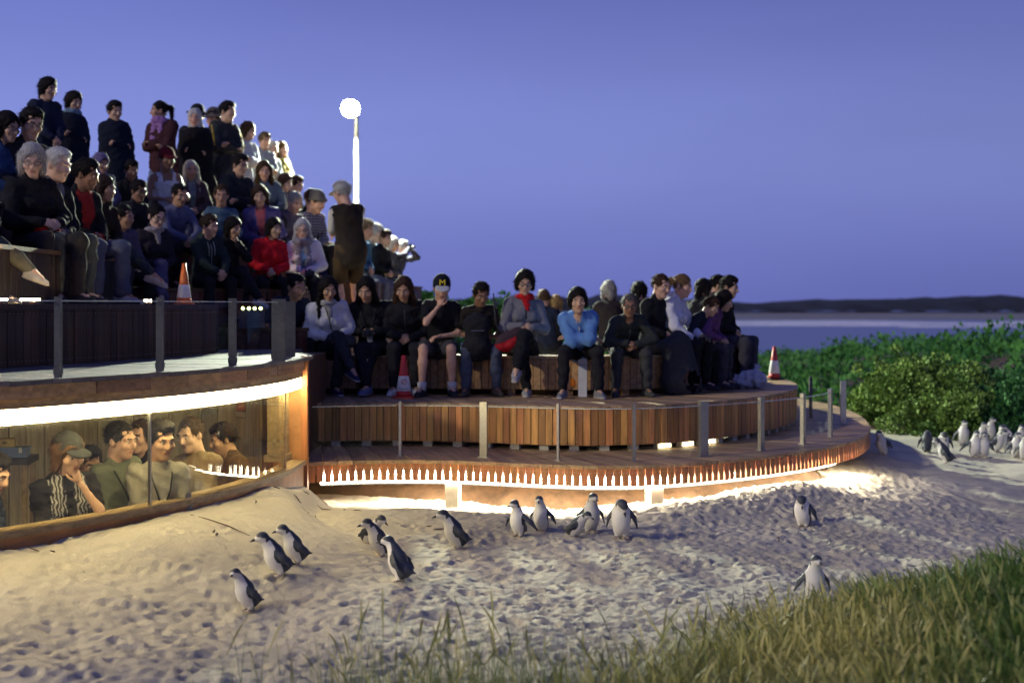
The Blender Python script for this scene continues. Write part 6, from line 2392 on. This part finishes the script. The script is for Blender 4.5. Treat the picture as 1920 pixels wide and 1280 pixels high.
def on_level(px, py, z):
    D = (CAMZ - z) * FPX / (py - 575)
    return at(px, py, D)


def cone(label, loc, h, col, b0, b1, rz=0.2, base_col=None):
    t = thing('traffic_cone', label, 'traffic cone', loc, rz, 'traffic cones')
    r0, r1 = h * 0.19, h * 0.045
    rr = lambda f: r0 + (r1 - r0) * f
    MB().lathe([(rr(0.03), h * 0.04), (rr(b0), h * b0), (rr(b0) * .99, h * b0), (rr(b1), h * b1), (rr(1), h), (rr(1) * .6, h * 1.002), (0.002, h * .97)], 20).obj('cone_body', col, t, smooth=True)
    MB().lathe([(rr(b0) + .0015, h * b0), (rr(b0) + .003, h * b0 + .003), (rr(b1) + .003, h * b1 - .003), (rr(b1) + .0015, h * b1)], 20).obj('reflective_band', M_WHITE, t, smooth=True)
    b = r0 * 1.28
    q = MB()
    pl = [(b * math.copysign(abs(math.cos(a)) ** 0.35, math.cos(a)), b * math.copysign(abs(math.sin(a)) ** 0.35, math.sin(a))) for a in np.linspace(0, 2 * math.pi, 24, endpoint=False)]
    q.prism(pl, 0, h * 0.045).obj('base', base_col or col, t)
    return t, rr


cone('orange cone with white band on the dark step in front of the seated crowd', (*at(345, 570, 12.75)[:2], L3), 0.37, M_ORANGE, 0.16, 0.48)
x, y, z = on_level(757, 746, L1)
t, rr = cone('red cone with white no-entry sleeve between the white trainers', (x, y, L1), 0.44, M_CRED, 0.17, 0.52, 0.0)
yf = -(rr(0.37) + 0.006)
tilt = math.atan2(0.44 * 0.19 - 0.44 * 0.045, 0.44)
ring = [(0.026 * math.cos(a) + 0.008, yf, 0.44 * 0.39 + 0.026 * math.sin(a)) for a in np.linspace(0, 2 * math.pi, 21)]
MB().tube(ring, 0.0036, 5).obj('prohibition_ring', M_CRED, t, smooth=True)
MB().tube([(0.008 - 0.018, yf, 0.44 * 0.39 - 0.018), (0.008 + 0.018, yf, 0.44 * 0.39 + 0.018)], 0.003, 5).obj('prohibition_bar', M_CRED, t)
me = text_mesh('NO ENTRY', 0.022, 0.001)
me.materials.append(M_BLACK)
link('lettering', me, t, (0.004, -(rr(0.22) + 0.005), 0.44 * 0.205), (math.radians(90), 0, 0))
x, y, z = on_level(1452, 712, L1)
cone('faded red and white cone at the far rounded end of the step', (x, y, L1), 0.43, M_CRED, 0.20, 0.58, 0.3, M_BLACK)


# ------------------------------------------------------------------ bags and hand-held things
def wpos(key, v):
    t, J = RW[key]
    return t.matrix_basis @ Vector(v)


def soft(name, lo, hi, h, build, mats, fm=None):
    F = SDF(lo, hi, h)
    build(F)
    V, Q = F.net()
    return new_mesh(name, V, Q, mats, fm(V[Q].mean(1)) if fm else None, True)


def camera_thing(key, label, col=BK, off=(0, -0.04, 0.0)):
    t, J = RW[key]
    p = (J['wrL'] + J['wrR']) / 2 + (J['hdL'] + J['hdR']) * 0.045 + V3(*off)
    w = wpos(key, p)
    c = thing('camera', label, 'camera', tuple(w), t.rotation_euler[2], None, t.scale[0])
    MB().box((-0.06, -0.025, -0.04), (0.06, 0.025, 0.035)).box((-0.022, -0.024, 0.035), (0.022, 0.022, 0.055)).obj('camera_body', M_BLACK, c)
    q = MB().lathe([(0.03, 0), (0.033, 0.02), (0.032, 0.06), (0.026, 0.062)], 14)
    q.V = [(v[0], -0.025 - v[2], v[1] - 0.005) for v in q.V]
    q.F = [f[::-1] for f in q.F]
    q.obj('lens', M_BLACK, c, smooth=True)
    return c


camera_thing('R2', 'black camera in the lap of the very long-haired woman')
camera_thing('R10', 'black camera held by the woman in white with the ponytail', off=(0, -0.02, 0.06))
camera_thing('C5', 'small camera in the hands of the silver-haired woman', off=(0.07, 0, 0.0))
camera_thing('G5', 'binoculars held up by the last person of the stand', off=(0, -0.02, 0.0))
t, J = RW['R1']
p = wpos('R1', (J['wrL'] + J['wrR']) / 2 + V3(0.10, -0.10, -0.02))
b = thing('handbag', 'small black handbag on the lap of the woman in white', 'handbag', tuple(p), 0.3)
link('bag_body', soft('bag_body', (-.2, -.12, -.15), (.2, .12, .12), 0.012, lambda F: F.cap((-0.08, 0, -0.02), (0.08, 0, -0.02), 0.07, k=.02, flat=(0, 1, 0), fr=0.6).ripple(.004, 40, 2), [M_BLACK]), b)
MB().tube([(-0.09, 0, 0.03), (-0.12, 0.04, 0.16), (-0.16, 0.12, 0.34), (-0.14, 0.2, 0.42)], 0.007, 6).obj('strap', M_BLACK, b, smooth=True)
# green tick on the crossed shoe of the woman in white
sh = [c for c in t.children if c.name.startswith('shoe')][1]
MB().add([(-0.047, -0.075, 0.046), (-0.046, -0.03, 0.038), (-0.044, 0.02, 0.062), (-0.047, -0.03, 0.047)], [(0, 1, 2, 3)]).add(
    [(0.047, -0.075, 0.046), (0.046, -0.03, 0.038), (0.044, 0.02, 0.062), (0.047, -0.03, 0.047)], [(3, 2, 1, 0)]).obj('shoe_logo', mat('logo_green', (0.05, 0.6, 0.15), 0.5, 0.05, 10), sh)
# backpack on the lap
t, J = RW['R5']
p = wpos('R5', J['chest'] + V3(-0.05, -0.27, -0.16))
b = thing('backpack', 'black backpack held upright on the lap of the man in jeans', 'backpack', tuple(p), t.rotation_euler[2])


def bp_shape(F):
    F.cap((-0.07, 0, -0.14), (0.07, 0, -0.14), 0.10, k=0.05).cap((-0.06, 0, 0.12), (0.06, 0, 0.12), 0.085, k=0.08).cap((0, 0, -0.14), (0, 0, 0.13), 0.13, 0.115, k=0.05, flat=(0, 1, 0), fr=0.75)
    F.ell((0, -0.09, -0.10), (0.11, 0.05, 0.09), k=0.02).ripple(.005, 35, 4)


link('pack_body', soft('pack_body', (-.25, -.22, -.3), (.25, .2, .3), 0.014, bp_shape, [fabric((0.018, 0.018, 0.022), 0.7)]), b)
MB().tube([(-0.05, 0.02, 0.19), (-0.03, 0.0, 0.24), (0.03, 0.0, 0.24), (0.05, 0.02, 0.19)], 0.009, 6).obj('grab_handle', M_BLACK, b, smooth=True)
MB().tube([(-0.07, -0.115, 0.06), (0.07, -0.115, 0.06)], 0.004, 5).obj('zip', M_STEEL, b)
# red shoulder bag
t, J = RW['R6']
p = wpos('R6', J['pel'] + V3(-0.17, -0.26, 0.09))
b = thing('shoulder_bag', 'red and dark shoulder bag at the hip of the woman in grey cardigan', 'shoulder bag', tuple(p), 0.1)
b.rotation_euler = (0.2, -0.45, 0.1)


def rb_shape(F):
    F.cap((-0.08, 0, 0.0), (0.08, 0, 0.0), 0.10, k=0.03, flat=(0, 1, 0), fr=0.6).ell((-0.01, -0.055, -0.035), (0.085, 0.03, 0.05), k=0.015).ripple(.004, 40, 8)


link('bag_body', soft('bag_body', (-.24, -.16, -.18), (.24, .16, .18), 0.012, rb_shape, [fabric((0.35, 0.015, 0.025), 0.6), fabric((0.05, 0.03, 0.04), 0.6)],
                      lambda c: (c[:, 2] > 0.035).astype(int)), b)
MB().tube([(-0.1, 0.02, 0.06), (-0.05, 0.1, 0.25), (0.05, 0.15, 0.5)], 0.008, 6).obj('strap', M_BLACK, b, smooth=True)
# orange backpack and pale board beneath the bench
x, y, _ = on_level(1071, 742, L1)
b = thing('orange_backpack', 'orange and dark backpack on the step below the man in blue', 'backpack', (x - 0.02, y + 0.10, L1), 0.2)
link('pack_body', soft('pack_body', (-.2, -.2, -.02), (.2, .2, .5), 0.014, lambda F: F.cap((0, 0, 0.11), (-0.02, 0.02, 0.32), 0.11, 0.08, k=.03, flat=(0, 1, 0), fr=.75).ell((0.02, -0.07, 0.13), (0.07, 0.05, 0.09), k=.02).ripple(.006, 35, 3),
                      [fabric((0.55, 0.16, 0.02)), fabric((0.05, 0.03, 0.02))], lambda c: ((c[:, 2] < 0.10) | (c[:, 0] > 0.05)).astype(int)), b)
MB().tube([(-0.02, 0.02, 0.40), (-0.01, -0.02, 0.45), (0.03, 0.0, 0.40)], 0.008, 6).obj('grab_handle', M_BLACK, b, smooth=True)
x, y, _ = on_level(1083, 745, L1)
b = thing('white_case', 'pale flat case standing beside the orange backpack', 'case', (x + 0.06, y + 0.14, L1), -0.15)
MB().box((-0.045, -0.02, 0), (0.045, 0.02, 0.40)).obj('case_body', mat('pale_case', (0.55, 0.56, 0.6), 0.5, 0.1, 8), b)
MB().box((-0.047, -0.023, 0.33), (0.047, 0.022, 0.335)).obj('seam', M_DSTEEL, b)
MB().tube([(-0.02, 0, 0.40), (-0.02, 0, 0.425), (0.02, 0, 0.425), (0.02, 0, 0.40)], 0.005, 6).obj('handle', M_BLACK, b)
# crumpled plastic bag at the end of the row
x, y, _ = on_level(1408, 728, L1)
b = thing('plastic_bag', 'crumpled translucent plastic bag at the feet of the last people in the row', 'plastic bag', (x, y, L1), 0.4)
link('bag_body', soft('bag_body', (-.32, -.25, -.01), (.32, .25, .3), 0.014, lambda F: F.ell((0, 0, 0.10), (0.20, 0.13, 0.10)).ell((-0.12, 0, 0.07), (0.12, 0.1, 0.07)).cap((0.05, 0, .15), (0.09, 0, .24), .07, .03).ripple(.016, 24, 3).ripple(.008, 60, 5),
                      [mat('pale_plastic', (0.42, 0.42, 0.48), 0.25, 0.2, 8)]), b)
MB().tube([(0.07, 0, 0.22), (0.05, 0, 0.28), (0.1, 0.0, 0.29), (0.11, 0, 0.22)], 0.006, 6).obj('handle', mat('pale_plastic', (0.42, 0.42, 0.48)), b, smooth=True)
# red scarf in the lap of the grey-haired woman
t, J = RW['A1']
p = wpos('A1', J['pel'] + V3(0.0, -0.20, 0.13))
s_ = link('red_cloth', soft('red_cloth', (-.2, -.2, -.1), (.2, .2, .12), 0.012, lambda F: F.cap((-0.07, 0, 0), (0.08, -0.03, -.02), 0.05, 0.03, k=.03).ell((0.0, -0.03, 0.02), (0.06, 0.05, 0.03)).ripple(.012, 40, 3), [fabric((0.45, 0.02, 0.03))]), None, tuple(p), (0, 0, t.rotation_euler[2]))
tag(s_, 'crumpled red cloth in the lap of the grey-haired woman', 'cloth')

# ------------------------------------------------------------------ things inside the viewing room
x, y = -4.10, 11.7
tb = thing('side_table', 'dark topped table against the wall inside the viewing room', 'table', (x, y, -0.46), 0.12)
MB().box((-0.16, -0.20, 1.18), (0.16, 0.20, 1.23)).obj('table_top', M_BLACK, tb)
for sx in (-0.12, 0.12):
    for sy in (-0.15, 0.15):
        MB().box((sx - 0.02, sy - 0.02, 0), (sx + 0.02, sy + 0.02, 1.18)).obj('leg', M_PALE, tb)
cr = thing('blue_crate', 'blue plastic crate on the table inside the viewing room', 'crate', (x - 0.01, y - 0.05, 0.772), 0.12, None, 0.40)
q = MB().box((-0.36, -0.2, 0), (0.36, 0.2, 0.014))
for a in ((-0.36, -0.2, 0.36, -0.18), (-0.36, 0.18, 0.36, 0.2), (-0.36, -0.18, -0.34, 0.18), (0.34, -0.18, 0.36, 0.18)):
    q.box((a[0], a[1], 0.014), (a[2], a[3], 0.18))
q.obj('crate_body', mat('blue_plastic', (0.14, 0.22, 0.42), 0.45, 0.08, 6), cr)
MB().box((-0.385, -0.225, 0.18), (0.385, 0.225, 0.205)).obj('lid', mat('blue_plastic_lid', (0.18, 0.27, 0.48), 0.45, 0.08, 6), cr)
for sx in (-0.25, 0.25):
    MB().box((sx - 0.03, -0.235, 0.10), (sx + 0.03, -0.203, 0.21)).obj('clip', M_WHITE, cr)
cb = thing('cardboard_box', 'small cardboard box on top of the blue crate', 'box', (x - 0.05, y - 0.05, 0.856), 0.3, None, 0.45)
MB().box((-0.17, -0.12, 0), (0.17, 0.12, 0.145)).obj('box_body', mat('cardboard', (0.42, 0.32, 0.17), 0.85, 0.1, 10), cb)
MB().box((-0.172, -0.122, 0.1455), (-0.004, 0.122, 0.149)).obj('flap', mat('cardboard', (0.4, 0.3, 0.17)), cb)
MB().box((0.004, -0.122, 0.1455), (0.172, 0.122, 0.149)).obj('flap', mat('cardboard', (0.4, 0.3, 0.17)), cb)
MB().box((-0.05, -0.124, 0.06), (0.03, -0.121, 0.10)).obj('hand_hole', M_BLACK, cb)
# poster on the end wall
u = wl.L - 0.62
pp = wl.off(u, 0.024)
tt = wl.tan(u)
po = thing('poster', 'small colourful poster on the timber wall inside the viewing room', 'poster', (pp[0], pp[1], 1.0), math.atan2(tt[1], tt[0]))
MB().box((-0.09, -0.004, 0), (0.09, 0, 0.27)).obj('sheet', mat('poster_dark', (0.12, 0.11, 0.10), 0.7, 0.3, 20), po)
MB().box((-0.088, -0.006, 0.008), (0.088, -0.0042, 0.055)).obj('caption_strip', mat('poster_cream', (0.5, 0.45, 0.3), 0.7, 0.1, 20), po)
MB().add([(-0.086, -0.0062, 0.06), (0.086, -0.0062, 0.075), (0.086, -0.0062, 0.13), (0.0, -0.0062, 0.15), (-0.086, -0.0062, 0.10)], [(0, 1, 2, 3, 4)]).obj('red_shape', mat('poster_red', (0.62, 0.14, 0.07), 0.7, 0.1, 20), po)
MB().add([(-0.086, -0.0064, 0.12), (-0.02, -0.0064, 0.15), (-0.03, -0.0064, 0.185), (-0.086, -0.0064, 0.14)], [(0, 1, 2, 3)]).obj('green_shape', mat('poster_green', (0.1, 0.28, 0.16), 0.7, 0.1, 20), po)
MB().add([(-0.05, -0.0062, 0.17), (0.06, -0.0062, 0.17), (0.05, -0.0062, 0.24), (-0.04, -0.0062, 0.235)], [(0, 1, 2, 3)]).obj('pale_shape', mat('poster_cream', (0.5, 0.45, 0.3)), po)
